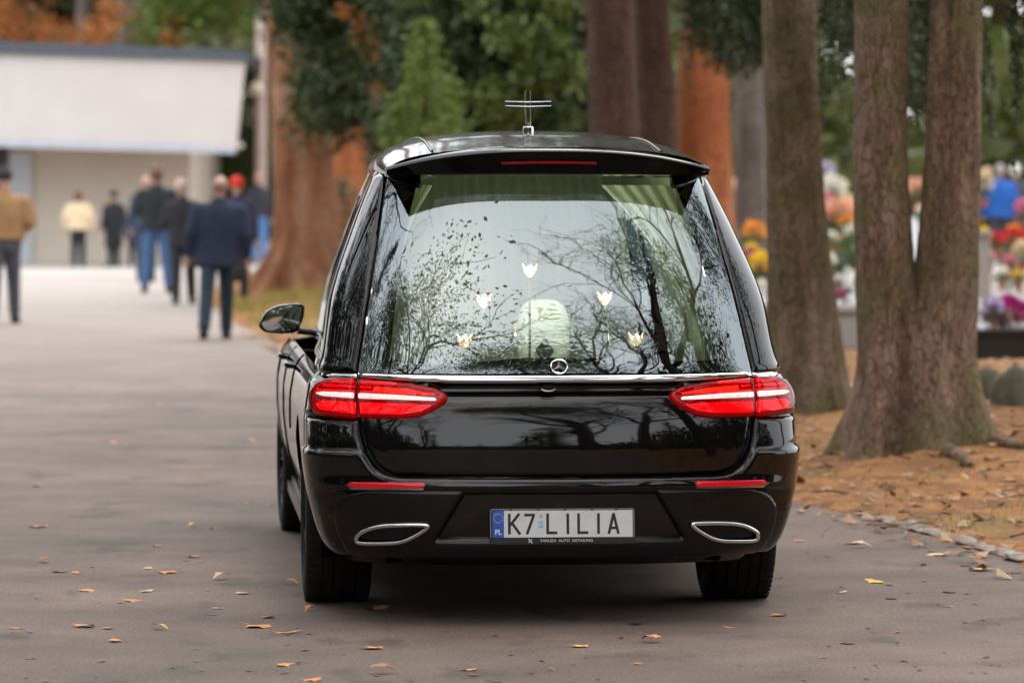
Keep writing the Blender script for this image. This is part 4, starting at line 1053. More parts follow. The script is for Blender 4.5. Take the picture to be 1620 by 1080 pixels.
def fillc(x0, x1, y0, y1, k, r_, seed):
    rs = random.Random(seed); return [(rs.uniform(x0, x1), rs.uniform(y0, y1), r_*rs.uniform(.6, 1.3)) for _ in range(k)]
Yb = 62
g0 = at(540, 400, Y=Yb)
bushy('yew_tree', 'dark green yew spreading its boughs over the red-brown trunk', 'tree', (g0.x+.6, Yb-1, gz(g0.x, Yb)), px_clumps(fillc(455, 640, -140, 30, 20, 42, 1)+fillc(500, 620, 40, 190, 10, 40, 2), Yb-3), 17000, .13, needle_dark, 31, ([(g0.x+.6, Yb-1, 0), (g0.x+.5, Yb-1, 4), (g0.x+.4, Yb-1, 7)], [.2, .15, .05], bark_dark), (px_clumps([(582, 74, 20), (600, 145, 14), (570, 40, 14), (545, 20, 10)], Yb-4, .2), 260, .11, leaf_orange))
Yb = 56; g0 = at(790, 400, Y=Yb)
bushy('arborvitae_tree', 'broad dark evergreen filling the background above the hearse roof', 'tree', (g0.x, Yb, gz(g0.x, Yb)), px_clumps(fillc(640, 935, -160, 260, 46, 58, 3), Yb), 30000, .13, needle_dark, 33, ([(g0.x, Yb, 0), (g0.x, Yb, 4), (g0.x, Yb, 8)], [.25, .2, .06], bark_dark), (px_clumps(fillc(650, 930, -60, 240, 26, 24, 41), Yb-1.4, .3), 5200, .12, needle_mid))
Yb = 46; g0 = at(672, 400, Y=Yb)
e = empty('young_conifer', (g0.x, Yb, gz(g0.x, Yb)), 0, 'bright green young conifer growing behind the left end of the roof', 'tree')
C = np.concatenate([spruce_crown(11, 3.1, 71, whorls=24, per=9, dens_=46)*.27, spruce_crown(11, 2.4, 72, whorls=18, per=7, dens_=40)*.215+np.array([.26, .3, 0]), spruce_crown(11, 3.0, 73, whorls=16, per=8, dens_=44)*.20+np.array([-.30, .1, 0])])
V, F_ = cards(C, .085, .30, droop=.7, seed=35); o = link('foliage', np_mesh('foliage', V, F_), e, leaf_light); o.location = (0, 0, .25)
link('trunk', trunk_mesh('trunk', [(0, 0, 0), (0, 0, 1.5), (.02, 0, 3.1)], [.06, .04, .01], n=10, seg=12), e, bark_dark)
Yb = 70; g0 = at(905, 400, Y=Yb)
bushy('shrub', 'pale olive shrub glimpsed beside the dark twin trunks above the roof', 'shrub', (g0.x, Yb, gz(g0.x, Yb)), px_clumps(fillc(880, 940, 170, 300, 7, 30, 7)+fillc(1060, 1110, 110, 300, 8, 26, 8), Yb), 5000, .12, leaf_olive, 37)
# behind the chapel
Yb = 104
bushy('beech_tree', 'orange-leaved beech standing behind the chapel roof', 'tree', (-10.8, Yb, 0), px_clumps(fillc(-120, 110, -120, 50, 20, 36, 9)+[(150, 60, 24), (175, 20, 26), (60, 50, 26), (110, 62, 20), (20, 40, 26), (180, 45, 12)], Yb-2), 6500, .17, leaf_orange, 39, ([(-12, Yb, 0), (-12, Yb, 5), (-12.3, Yb, 9)], [.35, .3, .1], bark_grey))
for i, (px, lb) in enumerate(((222, 'wide grey trunk rising behind the chapel roof right of the orange beech'), (205, 'narrow dark trunk beside the orange leaves behind the chapel'), (130, 'grey trunk seen through the orange beech leaves'))):
    p = at(px, 60, Y=Yb+2+i); tall_tree('grey_tree', lb, 'tree', [(p.x, p.y, 0), (p.x, p.y, 6), (p.x+.2, p.y, 14)], [.55-.18*i, .5-.18*i, .2], bark_grey, None, None, seed=50+i, n=20, seg=30)
bushy('maple_tree', 'light green leafy tree above the right end of the chapel', 'tree', (-7.4, Yb, 0), px_clumps(fillc(245, 410, -120, 60, 22, 34, 11), Yb-1), 6500, .17, leaf_light, 41, ([(-7.4, Yb, 0), (-7.3, Yb, 6)], [.25, .1], bark_grey), (px_clumps([(272, 65, 16), (270, 30, 12)], Yb-2, .2), 120, .17, leaf_orange))
bushy('laurel_shrub', 'olive green shrub growing past the right end of the chapel wall', 'shrub', (-5.3, 97, 0), px_clumps(fillc(300, 420, 90, 400, 26, 34, 12), 97), 8000, .16, leaf_olive, 43)
bushy('shrub', 'low orange-tinted shrub growing right of the massive trunk', 'shrub', tuple(at(530, 440)), px_clumps([(530, 330, 26), (545, 380, 26), (525, 420, 24), (540, 300, 18)], 70), 1600, .10, leaf_brown, 44)
# far woodland that reads as one mass
rg = np.random.RandomState(5); n = 80000
Cx = np.stack([rg.uniform(-60, 80, n), rg.uniform(118, 150, n), rg.rand(n)*15], 1); keep_ = ~((Cx[:, 0] > 6.5) & (Cx[:, 0] < 18) & (Cx[:, 2] > 2.2) & (rg.rand(n) < .62)); Cx = Cx[keep_]; hsh = np.sin(Cx[:, 0]*.55+np.sin(Cx[:, 2]*.5)*1.3)+np.sin(Cx[:, 0]*.21+4)
V, F_ = cards(Cx, 1.1, .75, seed=6); tag(link('woodland', np_mesh('woodland', V, F_), None, leaf_brown), 'distant autumn wood closing the view behind the cemetery', kind='stuff')
n = 42000; Cx = np.stack([rg.uniform(-4, 40, n), rg.uniform(92, 104, n), rg.rand(n)**1.1*9], 1)
Cx = Cx[~((Cx[:, 0] > 5.2) & (Cx[:, 2] > 3.6+1.3*np.sin(Cx[:, 0]*1.3)))]; V, F_ = cards(Cx, .55, .7, seed=8); tag(link('hedge_belt', np_mesh('hedge_belt', V, F_), None, leaf_olive), 'belt of olive green shrubs behind the graves', kind='stuff')

# ------------------------------------------------------------------ trees behind the viewer, mirrored in the rear window
def bare_tree(h, seed, lean=(0, 0), levels=5, spread=.62, leaves=0):
    rs = random.Random(seed); m = MB(); tips = []
    def grow(p, d, l, r_, lev):
        q = [p]; n = 4 if lev < 3 else 3
        dd = d.copy()
        for i in range(n):
            dd = (dd+Vector([rs.gauss(0, .10+.05*lev) for _ in range(3)])+Vector((0, 0, .06 if lev < 3 else -.01))).normalized(); q.append(q[-1]+dd*l/n)
        m.tube(q, [r_*(1-.42*i/n) for i in range(n+1)], 7 if lev < 2 else (5 if lev < 3 else 3), cap=False)
        if lev >= levels: tips.append(q[-1]); tips.append(q[-2]); return
        k = 3 if lev < 1 else rs.choice((3, 4, 4))
        for i in range(k):
            t = rs.uniform(.35, 1) if i < k-1 else 1
            j = min(n-1, int(t*n)); pp = q[j].lerp(q[j+1], t*n-j)
            ax = Vector([rs.gauss(0, 1) for _ in range(3)]).cross(dd)
            if ax.length < .01: continue
            nd = (Matrix.Rotation(spread*rs.uniform(.6, 1.3)*(.55 if i == k-1 else 1), 3, ax.normalized()) @ dd)
            grow(pp, nd, l*rs.uniform(.58, .80), r_*(.62 if i == k-1 else .45), lev+1)
    grow(Vector((0, 0, 0)), Vector((lean[0], lean[1], 1)).normalized(), h*.33, h*.016, 0)
    return m, tips
bm1, tips1 = bare_tree(19, 3, (-.25, .1), 6); bme1 = bm1.mesh('trunk'); bme1.materials.append(bark_dark)
bm2, tips2 = bare_tree(18, 12, (.28, .12), 5, .7); bme2 = bm2.mesh('trunk'); bme2.materials.append(bark_dark)
rs = random.Random(8); C = []
for t in tips2:
    for _ in range(9): C.append((t.x+rs.gauss(0, .35), t.y+rs.gauss(0, .35), t.z+rs.gauss(0, .3)))
V, F_ = cards(np.array(C), .105, .62, seed=9); leafme = np_mesh('leaves', V, F_); leafme.materials.append(leaf_olive)
def put_bare(loc, rz, lab, sc=1, leafy=False, me=None):
    e = empty('leafy_tree' if leafy else 'bare_tree', loc, rz, lab, 'tree'); o = link('trunk', me or (bme2 if leafy else bme1), e); o.scale = (sc,)*3
    if leafy: q = link('leaves', leafme, e); q.scale = (sc,)*3
put_bare((4.2, 7.0, .1), .2, 'bare tree mirrored at the lower right of the rear window', .95)
put_bare((4.0, 12.4, .1), 1.0, 'fine-twigged bare tree mirrored high in the centre of the rear window', .85)
put_bare((-4.6, 9.0, -.05), .3, 'thin-leaved tree mirrored along the left of the rear window', .95, True)
put_bare((-6.3, 0.5, -.05), 2.2, 'leafy tree mirrored low at the left edge of the rear window', 1.05, True)
put_bare((5.6, -4, .1), 1.4, 'bare tree mirrored in the middle of the rear window', 1.1)
put_bare((-7.5, -12, -.05), 4.0, 'bare tree mirrored faintly in the tailgate below the chrome strip', 1.1)
put_bare((-8.5, 22, -.05), 5.2, 'bare tree left of the road mirrored in the left flank of the hearse', 1.0)
put_bare((-10, 38, -.05), 0.7, 'leafy tree left of the road mirrored on the hearse shoulder', 1.0, True)
def put_spruce(x, y, lab, z=2.2, key=('c', 15, 3.6, 17, needle_dark), sc=1.0):
    e = empty('spruce_tree', (x, y, gz(x, y)-.05), 0, lab, 'tree', None if sc == 1 else 'spruces mirrored in the paint'); link('trunk', trunk_mesh('trunk', [(0, 0, 0), (0, 0, 6), (.1, 0, 15)], [.25, .18, .04], n=14, seg=20, seed=3), e, bark_dark)
    c_ = link('crown', crown_mesh(*key), e); c_.location = (0, 0, z); c_.rotation_euler = (0, 0, x); c_.scale = (sc, sc, 1)
put_spruce(5.6, 12.0, 'drooping spruce mirrored at the upper right of the rear window', 4.5)
for i, (x, y) in enumerate(((6, -18), (-8.5, -24), (7.5, -30), (-9, -38), (2, -62), (-4, -66), (9, -48), (-11, -52), (-14, -14), (12, -8), (-15, 4), (13, 8))):
    put_spruce(x, y, 'dense dark spruce mirrored low in the black tailgate paint', .8, ('d', 13, 3.8, 19, needle_dark), 1.1)


for x, y, lb in ((-8.6, 15, 'unseen spruce added to shade the near road, mirrored in the flank beside the rear wheel'), (-8.8, 24, 'unseen spruce added to shade the near road, mirrored in the flank beside the front door'), (-8.4, 8, 'unseen spruce added to shade the near road, mirrored in the left rear corner')):
    put_spruce(x, y, lb, 3.0, ('d', 13, 3.8, 19, needle_dark))  # unseen spruces added beside the road to shade its near stretch
for i, (x, y, z, lb) in enumerate(((-9.2, 18.6, 9.0, 'leafy crown mirrored in the left black border of the rear window'), (8.2, 18.8, 9.0, 'leafy crown mirrored in the right black border of the rear window'), (-7.4, 11.0, 9.5, 'leafy crown mirrored behind the upper left flower lamp'), (7.6, 11.2, 9.0, 'leafy crown mirrored at the right of the rear window beside the curtain'))):
    bushy('linden_tree', lb, 'tree', (x, y, gz(x, y)-.05), crown_clumps((x, y, z), (2.3, 3.2, 4.6), 26, 300+i, .34), 8000, .17, (leaf_olive, needle_dark)[i % 2], 310+i, ([(x, y, -.05), (x, y, 5), (x+.2, y, 12)], [.26, .2, .06], bark_dark))
bushy('linden_tree', 'tall dark leafy crown mirrored at the foot of the rear window behind the badge', 'tree', (3.9, -1.5, .1), [(.6, -1.5, 18.2, 1.6, 1.6, 1.3), (2.0, -1, 17.2, 1.8, 1.6, 1.6), (-.6, -2, 17.4, 1.3, 1.4, 1.0), (3.4, -1.5, 16.4, 1.8, 1.8, 1.8), (3.6, -1.2, 19, 1.4, 1.4, 1.4)], 9000, .22, leaf_olive, 91, ([(3.9, -1.5, 0), (3.7, -1.5, 9), (2.4, -1.4, 16.5)], [.3, .22, .06], bark_dark))
for nm, x0, x1, y0, y1, hh, n, lb in (('unseen_roadside_wood', -26, -13, -40, 36, 10, 24000, 'unseen wood added left of the road to block horizon light, mirrored in the flank'), ('unseen_park_wood', 13, 26, -60, 14, 10, 22000, 'unseen wood added right of the road to block horizon light, mirrored in the corner'), ('unseen_far_wood', -26, 26, -84, -72, 11, 16000, 'unseen wood added behind the viewer to block horizon light, mirrored in the tailgate')):  # unseen belts added to block horizon light and deepen the shade under the hearse
    Cx = np.stack([rg.uniform(x0, x1, n), rg.uniform(y0, y1, n), rg.rand(n)**1.2*hh], 1); V, F_ = cards(Cx, .8, .7, seed=n)
    tag(link(nm, np_mesh(nm, V, F_), None, needle_dark), lb, kind='stuff')

# ------------------------------------------------------------------ chapel
plaster = M('plaster', (.52, .495, .48), .85, var=.05, scale=1.2); wallm = M('wall_beige', (.60, .54, .46), .9, var=.06, scale=.8)
zinc = M('roof_zinc', (.07, .085, .11), .5, .3, .15); gutterm = M('gutter', (.45, .48, .55), .4, .3, .1)
ch_ = empty('chapel', (-6.3, 87, 0), R(0), 'low white chapel with a broad pale fascia and dark roof edge', 'building')
def q3(p): return Vector(p)-Vector((-6.3, 87, 0))
def sheet(name, P, th, mat, parent, bev=0):
    """thick slab from four corners (front face) pushed back along +y"""
    a = [q3(p) for p in P]; m = MB(); m.add(a+[p+Vector((0, th, 0)) for p in a], [(0, 1, 2, 3), (7, 6, 5, 4), (0, 4, 5, 1), (1, 5, 6, 2), (2, 6, 7, 3), (3, 7, 4, 0)]); return m.build(name, mat, parent, smooth=False, bevel=bev)
sheet('wall', [(-24, 87, -.05), (at(300, 0, Y=87).x, 87, -.05), (at(300, 0, Y=87).x, 87, 3.0), (-24, 87, 3.0)], 9, wallm, ch_)
A_ = at(-560, 205, Y=84.6); B_ = at(373, 237, Y=84.6); C_ = at(387, 96, Y=84.6); D_ = at(-560, 60, Y=84.6)
sheet('fascia', [tuple(A_), tuple(B_), tuple(C_), tuple(D_)], .35, plaster, ch_)
sheet('gutter', [tuple(at(-560, 216, Y=84.55)), tuple(at(372, 243, Y=84.55)), tuple(at(373.2, 231, Y=84.55)), tuple(at(-560, 204, Y=84.55))], .42, gutterm, ch_)
sheet('roof_edge', [tuple(at(-560, 68, Y=84.5)), tuple(at(389, 97, Y=84.5)), tuple(at(389, 80, Y=84.5)), tuple(at(-560, 45, Y=84.5))], 12, zinc, ch_)
sheet('soffit', [(A_.x, 84.98, A_.z+.05), (B_.x, 84.98, B_.z+.05), (B_.x, 84.98, B_.z+.15), (A_.x, 84.98, A_.z+.15)], 2.0, wallm, ch_)
sheet('door', [(at(14, 0, Y=86.9).x, 86.9, 0), (at(50, 0, Y=86.9).x, 86.9, 0), (at(50, 0, Y=86.9).x, 86.9, 2.2), (at(14, 0, Y=86.9).x, 86.9, 2.2)], .1, M('door_pale', (.50, .54, .60), .5, var=.04), ch_)
sheet('door_opening', [(at(-60, 0, Y=86.9).x, 86.9, 0), (at(12, 0, Y=86.9).x, 86.9, 0), (at(12, 0, Y=86.9).x, 86.9, 2.3), (at(-60, 0, Y=86.9).x, 86.9, 2.3)], .1, M('door_dark', (.05, .04, .04), .6), ch_)
# pole with round lamp
p = at(413, 300, Y=90); e = empty('lamp_post', (p.x, p.y, 0), 0, 'slender pinkish lamp post with a round head beside the chapel', 'lamp post')
m = MB(); m.tube([(0, 0, 0), (0, 0, 3), (0, 0, 6.5)], [.13, .115, .09], 12); m.build('post', M('post_concrete', (.48, .38, .34), .85), e)
p2 = at(404, 141, Y=89.8)-e.location; m = MB(); m.ball(tuple(p2), (.16, .14, .15), 16, 10); m.build('lamp_head', M('lamp_cream', (.62, .58, .42), .5), e)
m = MB(); m.tube([(0, 0, p2.z-.12), tuple(p2+Vector((0, 0, -.12)))], .03, 8); m.build('lamp_bracket', steel, e)

# ------------------------------------------------------------------ people
skin = M('skin', (.50, .30, .22), .6, var=.08)
def remeshed(name, mb, vox, mats, parent, smooth=8):
    o = mb.build(name, mats, None); md = o.modifiers.new('r', 'REMESH'); md.mode = 'VOXEL'; md.voxel_size = vox; md.use_smooth_shade = True
    s_ = o.modifiers.new('s', 'SMOOTH'); s_.iterations = smooth; s_.factor = .5
    me = bpy.data.meshes.new_from_object(o.evaluated_get(bpy.context.evaluated_depsgraph_get())); bpy.data.objects.remove(o)
    for p_ in me.polygons: p_.use_smooth = True
    q = link(name, me, parent)
    if not len(me.materials):
        me.materials.append(mats)
    return q
cloth_cache = {}
def cloth(name, c):
    k = (name, c)
    if k not in cloth_cache: cloth_cache[k] = M(name, c, .9, 0, .2, 9, bump=.35, bscale=14, bdist=.02)
    return cloth_cache[k]
def person(px, py, H, label, top, trou, head='bald', hairc=(.3, .27, .25), face=0, stride=.0, coat=.84, wide=1.0, arms=(0, 0), Y=None, hatc=None, skinm=None, coatname='jacket', spread=0.0, lean=0.0):
    p = at(px, py) if Y is None else Vector(((px-810)/FPX*Y, Y, gz((px-810)/FPX*Y, Y)))
    e = empty('person', p, face, label, 'person'); e.rotation_euler = (R(-lean), R(lean*.6), face); s_ = H/1.76; e.scale = (s_,)*3; sm = skinm or skin; w_ = wide
    def arm(sx, a):      # a: 0 hanging, 1 bent in front, 2 forward a little
        sh = (sx*.175*w_, 0, 1.41)
        if a == 1: return [sh, (sx*.255*w_, -.03, 1.16), (sx*.16*w_, .20, 1.06)]
        if a == 2: return [sh, (sx*.25*w_, .05, 1.13), (sx*.25*w_, .20, .93)]
        return [sh, (sx*.245*w_, -.04, 1.13), (sx*.255*w_, .05, .89)]
    def leg(sx, off=0):
        f_ = stride*sx
        return [(sx*.088, 0, .93), (sx*(.095+spread*.5), f_*.5+.03*abs(stride)/.3 if stride else .01, .50), (sx*(.10+spread), f_*(1.0)-.01, .09)]
    # body
    b = MB()
    b.rings([(0, 0, .84, .14, .10), (0, 0, 1.0, .13, .09), (0, 0, 1.25, .16, .10), (0, 0, 1.40, .15, .085), (0, -.005, 1.47, .075, .065)], 16)
    b.tube([(0, -.01, 1.42), (0, .0, 1.50), (0, .01, 1.56)], [.062, .055, .055], 12)
    b.ball((0, .012, 1.645), (.076, .096, .115), 20, 14); b.ball((0, .045, 1.585), (.052, .055, .05), 12, 8); b.ball((0, .112, 1.63), (.013, .02, .02), 8, 6)
    for sx in (-1, 1):
        b.ball((sx*.078, .0, 1.635), (.012, .022, .034), 8, 6)
        b.tube(arm(sx, arms[(sx+1)//2]), [.05, .042, .03], 10); b.tube(leg(sx), [.085, .055, .04], 10)
        f_ = leg(sx)[2]; b.tube([(f_[0], f_[1]-.02, .06), (f_[0], f_[1]+.10, .04)], [.04, .035], 8)
    bo = remeshed('body', b, .016, sm, e, 3)
    # hands with five fingers, part of the same mesh
    hb = MB()
    for sx in (-1, 1):
        A = arm(sx, arms[(sx+1)//2]); wv = Vector(A[2]); d = (wv-Vector(A[1])).normalized(); sdv = Vector((0, 1, 0)) if abs(d.z) > .7 else Vector((0, 0, 1)); sdv = (sdv-d*sdv.dot(d)).normalized(); nrm = d.cross(sdv)
        hb.tube([wv-d*.03, wv+d*.03, wv+d*.09], [.028, .036, .034], 10, sq=(1, .55))
        for k, (o_, l_) in enumerate(((-.027, .06), (-.009, .075), (.009, .08), (.027, .07))):
            q0 = wv+d*.085+sdv*o_; hb.tube([q0, q0+d*l_*.5+nrm*.008*sx, q0+d*l_*.85+nrm*.03*sx], [.0095, .009, .007], 6)
        q0 = wv+d*.03+sdv*.03; hb.tube([q0, q0+sdv*.025+d*.03, q0+sdv*.03+d*.06], [.011, .010, .008], 6)
    for sx in (-1, 1): hb.ball((sx*.03, .092, 1.66), .011, 8, 6)
    bm_ = bmesh.new(); bm_.from_mesh(bo.data); bm_.from_mesh(hb.mesh('hands')); bm_.to_mesh(bo.data); bm_.free()
    # trousers
    b = MB(); b.rings([(0, 0, .86, .165*w_, .125), (0, 0, .96, .165*w_, .12), (0, 0, 1.05, .15*w_, .11)], 18)
    for sx in (-1, 1): b.tube(leg(sx), [.105, .082, .066], 12); b.ball((sx*.075, -.02, .88), (.095, .10, .10), 12, 8)
    remeshed('trousers', b, .02, cloth('trousers', trou), e, 4)
    for sx in (-1, 1):
        f_ = leg(sx)[2]; b = MB(); b.tube([(f_[0], f_[1]-.055, .05), (f_[0], f_[1]+.0, .06), (f_[0]+sx*.01, f_[1]+.12, .045), (f_[0]+sx*.01, f_[1]+.19, .03)], [.045, .052, .046, .03], 10, sq=(1, .9)); b.box((f_[0]+sx*.005, f_[1]+.06, .012), (.085, .25, .022)); b.build('shoe', cloth('shoes', (.015, .013, .012)), e)
    # jacket or coat
    b = MB(); hem = coat
    b.rings([(0, 0, hem, .205*w_, .155), (0, 0, hem+.02, .21*w_, .16), (0, 0, 1.02, .195*w_, .145), (0, -.005, 1.22, .215*w_, .15), (0, -.01, 1.36, .215*w_, .13), (0, -.01, 1.43, .15*w_, .11), (0, -.005, 1.50, .082, .085)], 22)
    for sx in (-1, 1):
        A = arm(sx, arms[(sx+1)//2]); b.tube(A, [.078*w_, .064*w_, .050*w_], 12); b.ball((sx*.17*w_, -.005, 1.395), (.075*w_, .08, .075), 12, 8)
    remeshed(coatname, b, .021, cloth('coat', top), e, 5)
    b = MB(); b.lathe([(.078, 1.46), (.085, 1.49), (.075, 1.525), (.066, 1.525), (.07, 1.47)], 18, c=(0, -.002, 0), cap=False); b.build('collar', cloth('coat', top), e)
    # hair or hat
    if head in ('hair', 'bun', 'grey', 'bald'):
        b = MB(); vs = []
        if head == 'bald':
            b.rings([(0, -.006, 1.585, .074, .088), (0, -.010, 1.62, .082, .095), (0, -.012, 1.655, .083, .096), (0, -.012, 1.675, .076, .09)], 20, cap=False)
        else:
            b.ball((0, -.012, 1.665), (.092, .106, .115), 20, 14)
            if head == 'bun': b.ball((0, -.03, 1.60), (.10, .09, .11), 14, 10)
        o = b.build('hair', cloth('hair', hairc), e)
    if hatc:
        b = MB(); b.ball((0, .0, 1.69), (.098, .112, .098), 18, 12); b.lathe([(.098, 1.645), (.104, 1.65), (.104, 1.675), (.098, 1.68)], 20, c=(0, 0, 0), cap=False); b.build('hat', cloth('hat', hatc), e)
    return e
navy = (.012, .020, .045); blk = (.012, .013, .017); jeans = (.05, .11, .24)
person(6, 512, 1.78, 'person in a brown bomber jacket and dark cap walking at the far left edge', (.30, .17, .075), (.07, .07, .085), 'none', hatc=(.02, .02, .025), stride=.22, coat=.95, wide=1.25, arms=(0, 1))
person(124, 420, 1.44, 'short person in a cream jacket and black trousers before the chapel wall', (.64, .52, .34), (.012, .014, .02), 'bun', (.13, .06, .04), coat=.86, wide=1.25, Y=84)
person(180, 420, 1.44, 'person in a long black coat right of the cream jacket', (.018, .02, .026), blk, 'none', hatc=(.012, .012, .016), coat=.45, wide=1.15, Y=84.5, face=R(40), coatname='coat')
person(212, 420, 1.14, 'small figure in dark navy between the black coat and the tall man', (.03, .04, .08), (.02, .02, .03), 'hair', (.2, .12, .08), Y=84)
person(248, 463, 1.84, 'tall person in a black jacket and blue jeans standing with legs apart', (.014, .02, .022), jeans, 'hair', (.14, .07, .05), coat=.88, wide=1.15, arms=(1, 0), spread=.07)
person(231, 440, 1.72, 'bald person in dark blue half hidden behind the tall black jacket', (.03, .05, .09), (.03, .05, .09), 'bald', (.35, .22, .17), Y=72)
person(291, 481, 1.66, 'grey-haired person in a black coat holding a hand out left', (.015, .016, .022), (.014, .014, .018), 'grey', (.42, .33, .29), coat=.80, arms=(1, 0), stride=.2, lean=-2)
p7 = person(340, 537, 1.70, 'balding broad person in a navy suit walking nearest to the hearse mirror', navy, (.014, .03, .045), 'bald', (.20, .12, .10), coat=.76, wide=1.22, stride=.30, lean=3, arms=(0, 0))
person(375, 478, 1.66, 'person in a bright red hat and purple coat behind the navy suit', (.03, .03, .07), (.02, .02, .03), 'none', hatc=(.62, .04, .025), coat=.7, coatname='coat')
person(409, 419, 1.80, 'bald person in a dark grey jacket and light blue jeans by the massive trunk', (.03, .033, .042), (.09, .20, .42), 'bald', (.40, .25, .2), coat=.92, Y=86)
person(1582, 470, 1.72, 'person in a blue jacket with grey hair among the graves', (.012, .10, .42), (.05, .05, .06), 'grey', (.3, .26, .25), Y=74, coat=.85, wide=1.1)
person(1606, 470, 1.74, 'white-haired person in a dark grey jacket beside the blue jacket', (.05, .05, .065), (.04, .04, .05), 'grey', (.62, .62, .64), Y=76, coat=.8, wide=1.1)
# bag hanging from the suit's hand
p = at(379, 425, Y=45.5); e = empty('handbag', p, 0, 'small black bag hanging at the right hand of the navy suit', 'bag')
m = MB(); m.rings([(0, 0, -.13, .06, .05), (0, 0, -.10, .085, .06), (0, 0, -.0, .075, .05), (0, 0, .03, .05, .03)], 14); m.build('bag_body', cloth('bag', (.012, .012, .014)), e)
m = MB(); m.tube([(-.05, 0, .02), (-.035, 0, .10), (0, 0, .13), (.035, 0, .10), (.05, 0, .02)], .007, 6); m.build('bag_handle', cloth('bag', (.012, .012, .014)), e)

# ------------------------------------------------------------------ cemetery
granite_g = M('granite_grey', (.32, .31, .30), .5, var=.15, scale=60); granite_w = M('granite_white', (.62, .63, .64), .4, var=.08, scale=40); granite_b = M('granite_black', (.02, .02, .022), .25, var=.3, scale=60)
terra = M('terracotta', (.30, .10, .06), .8, var=.15); green_l = leafmat('pot_leaves', [(.02, .06, .015), (.05, .11, .03), (.09, .16, .05)]); potd = M('pot_dark', (.03, .025, .025), .6)
def petalm(nm, c): return leafmat('petals_'+nm, [tuple(x*.75 for x in c), c, tuple(min(1, x*1.2+.02) for x in c)], trans=.3)
FC = {k: petalm(k, c) for k, c in dict(yellow=(.82, .58, .02), orange=(.82, .36, .03), white=(.80, .78, .70), magenta=(.42, .02, .20), lavender=(.55, .48, .68), red=(.65, .03, .03), pink=(.72, .22, .33), peach=(.78, .46, .32), cream=(.75, .62, .42)).items()}
fl_seed = [0]
def flowers(px, py, rpx, Y, col, label, squash=1.0, pot=None, cat='flowers', wide=1.0):
    """pot plant whose flower ball is centred at the point"""
    p = at(px, py, Y=Y); r_ = rpx/FPX*Y; fl_seed[0] += 1; sd = fl_seed[0]
    zb_ = p.z-r_*squash-max(.10, r_*.9)
    e = empty('potted_flowers', (p.x, p.y, zb_), 0, label, cat); c = Vector((0, 0, p.z-zb_)); rg = np.random.RandomState(sd)
    k = int(170+rpx*7); d = rg.normal(size=(k, 3)); d /= np.linalg.norm(d, axis=1, keepdims=True); d[:, 2] = np.where(d[:, 2] < -.45, -d[:, 2], d[:, 2])
    lump = 1+.18*np.sin(d[:, 0]*5+sd)*np.cos(d[:, 1]*4+d[:, 2]*3)
    C = d*np.array([r_*wide, r_*wide, r_*squash])*(.82+.2*rg.rand(k))[:, None]*lump[:, None]+np.array(c)
    V, F_ = cards(C, r_*.34, .8, seed=sd); link('blossoms', np_mesh('blossoms', V, F_), e, FC[col])
    C = rg.normal(size=(160, 3))*np.array([r_*.5*wide, r_*.5*wide, r_*.35])+np.array([0, 0, c.z-r_*squash*.55]); V, F_ = cards(C, r_*.35, .5, seed=sd+9); link('leaves', np_mesh('leaves', V, F_), e, green_l)
    h = max(.10, r_*.9); m = MB(); m.lathe([(r_*.34, 0), (r_*.46, h*.85), (r_*.52, h*.85), (r_*.52, h), (r_*.42, h), (r_*.40, h*.9), (0, h*.9)], 18, cap=False); m.build('pot', pot or terra, e)
    return e
def grave(px, py, Y, wpx, hpx, mat, label, depth=1.6, head=None):
    """kerbed tomb slab whose front foot is at the point"""
    x = (px-810)/FPX*Y; z = gz(x, Y); wd = wpx/FPX*Y; h = hpx/FPX*Y
    e = empty('grave', (x, Y, z-.05), 0, label, 'grave'); h += .05
    m = MB(); m.box((0, depth/2, h*.42), (wd, depth, h*.84)); m.build('kerb', mat, e, smooth=False, bevel=.015)
    m = MB(); m.box((0, depth/2, h*.93), (wd+.06, depth+.06, h*.16)); m.build('slab', mat, e, smooth=False, bevel=.012)
    if head:
        hw, hh, hm = head; n = 14; pts = [(-hw/2, 0), (hw/2, 0), (hw/2, hh*.85)]+[(hw/2*math.cos(math.pi*k/n), hh*.85+hh*.15*math.sin(math.pi*k/n)) for k in range(1, n)]+[(-hw/2, hh*.85)]
        m = MB(); m.poly(pts, 'y', depth-.22, depth-.06); o = m.build('headstone', hm, e, smooth=False, bevel=.01); o.location = (0, 0, h)
    return e
grave(1335, 562, 39, 86, 66, granite_g, 'grey concrete grave kerb seen between the mossy trunk and the twin trunk', 1.9)
grave(1605, 590, 36.5, 150, 46, granite_b, 'black polished grave slab at the right edge under the magenta flowers', 1.9)
grave(1615, 520, 50, 150, 60, granite_w, 'white grave slab behind the red flowers', 2.0, (.5, .22, granite_w))
grave(1205, 510, 47, 70, 50, granite_w, 'white grave slab showing beside the hearse pillar', 1.8)
grave(1340, 480, 56, 120, 36, granite_g, 'grey grave behind the white blossoms', 2, (.45, .25, granite_g))
grave(1450, 470, 60, 120, 50, granite_w, 'white grave glimpsed in the fork of the twin trunk', 2, (.4, .55, granite_w))
grave(1245, 470, 64, 120, 40, granite_g, 'grey grave hidden behind the mossy trunk', 2, (.6, 1.0, granite_g))
p = at(1552, 490, Y=44); e = empty('stone_pillar', (p.x, p.y, gz(p.x, 44)-.05), 0, 'grey stone pillar topped with yellow flowers right of the twin trunk', 'pillar')
m = MB(); m.box((0, 0, .5), (.17, .17, 1.0)); m.build('shaft', granite_g, e, smooth=False, bevel=.012); m = MB(); m.box((0, 0, 1.03), (.21, .21, .06)); m.build('cap', granite_g, e, smooth=False, bevel=.01)
flowers(1193, 367, 17, 52, 'orange', 'round orange chrysanthemum beside the hearse pillar')
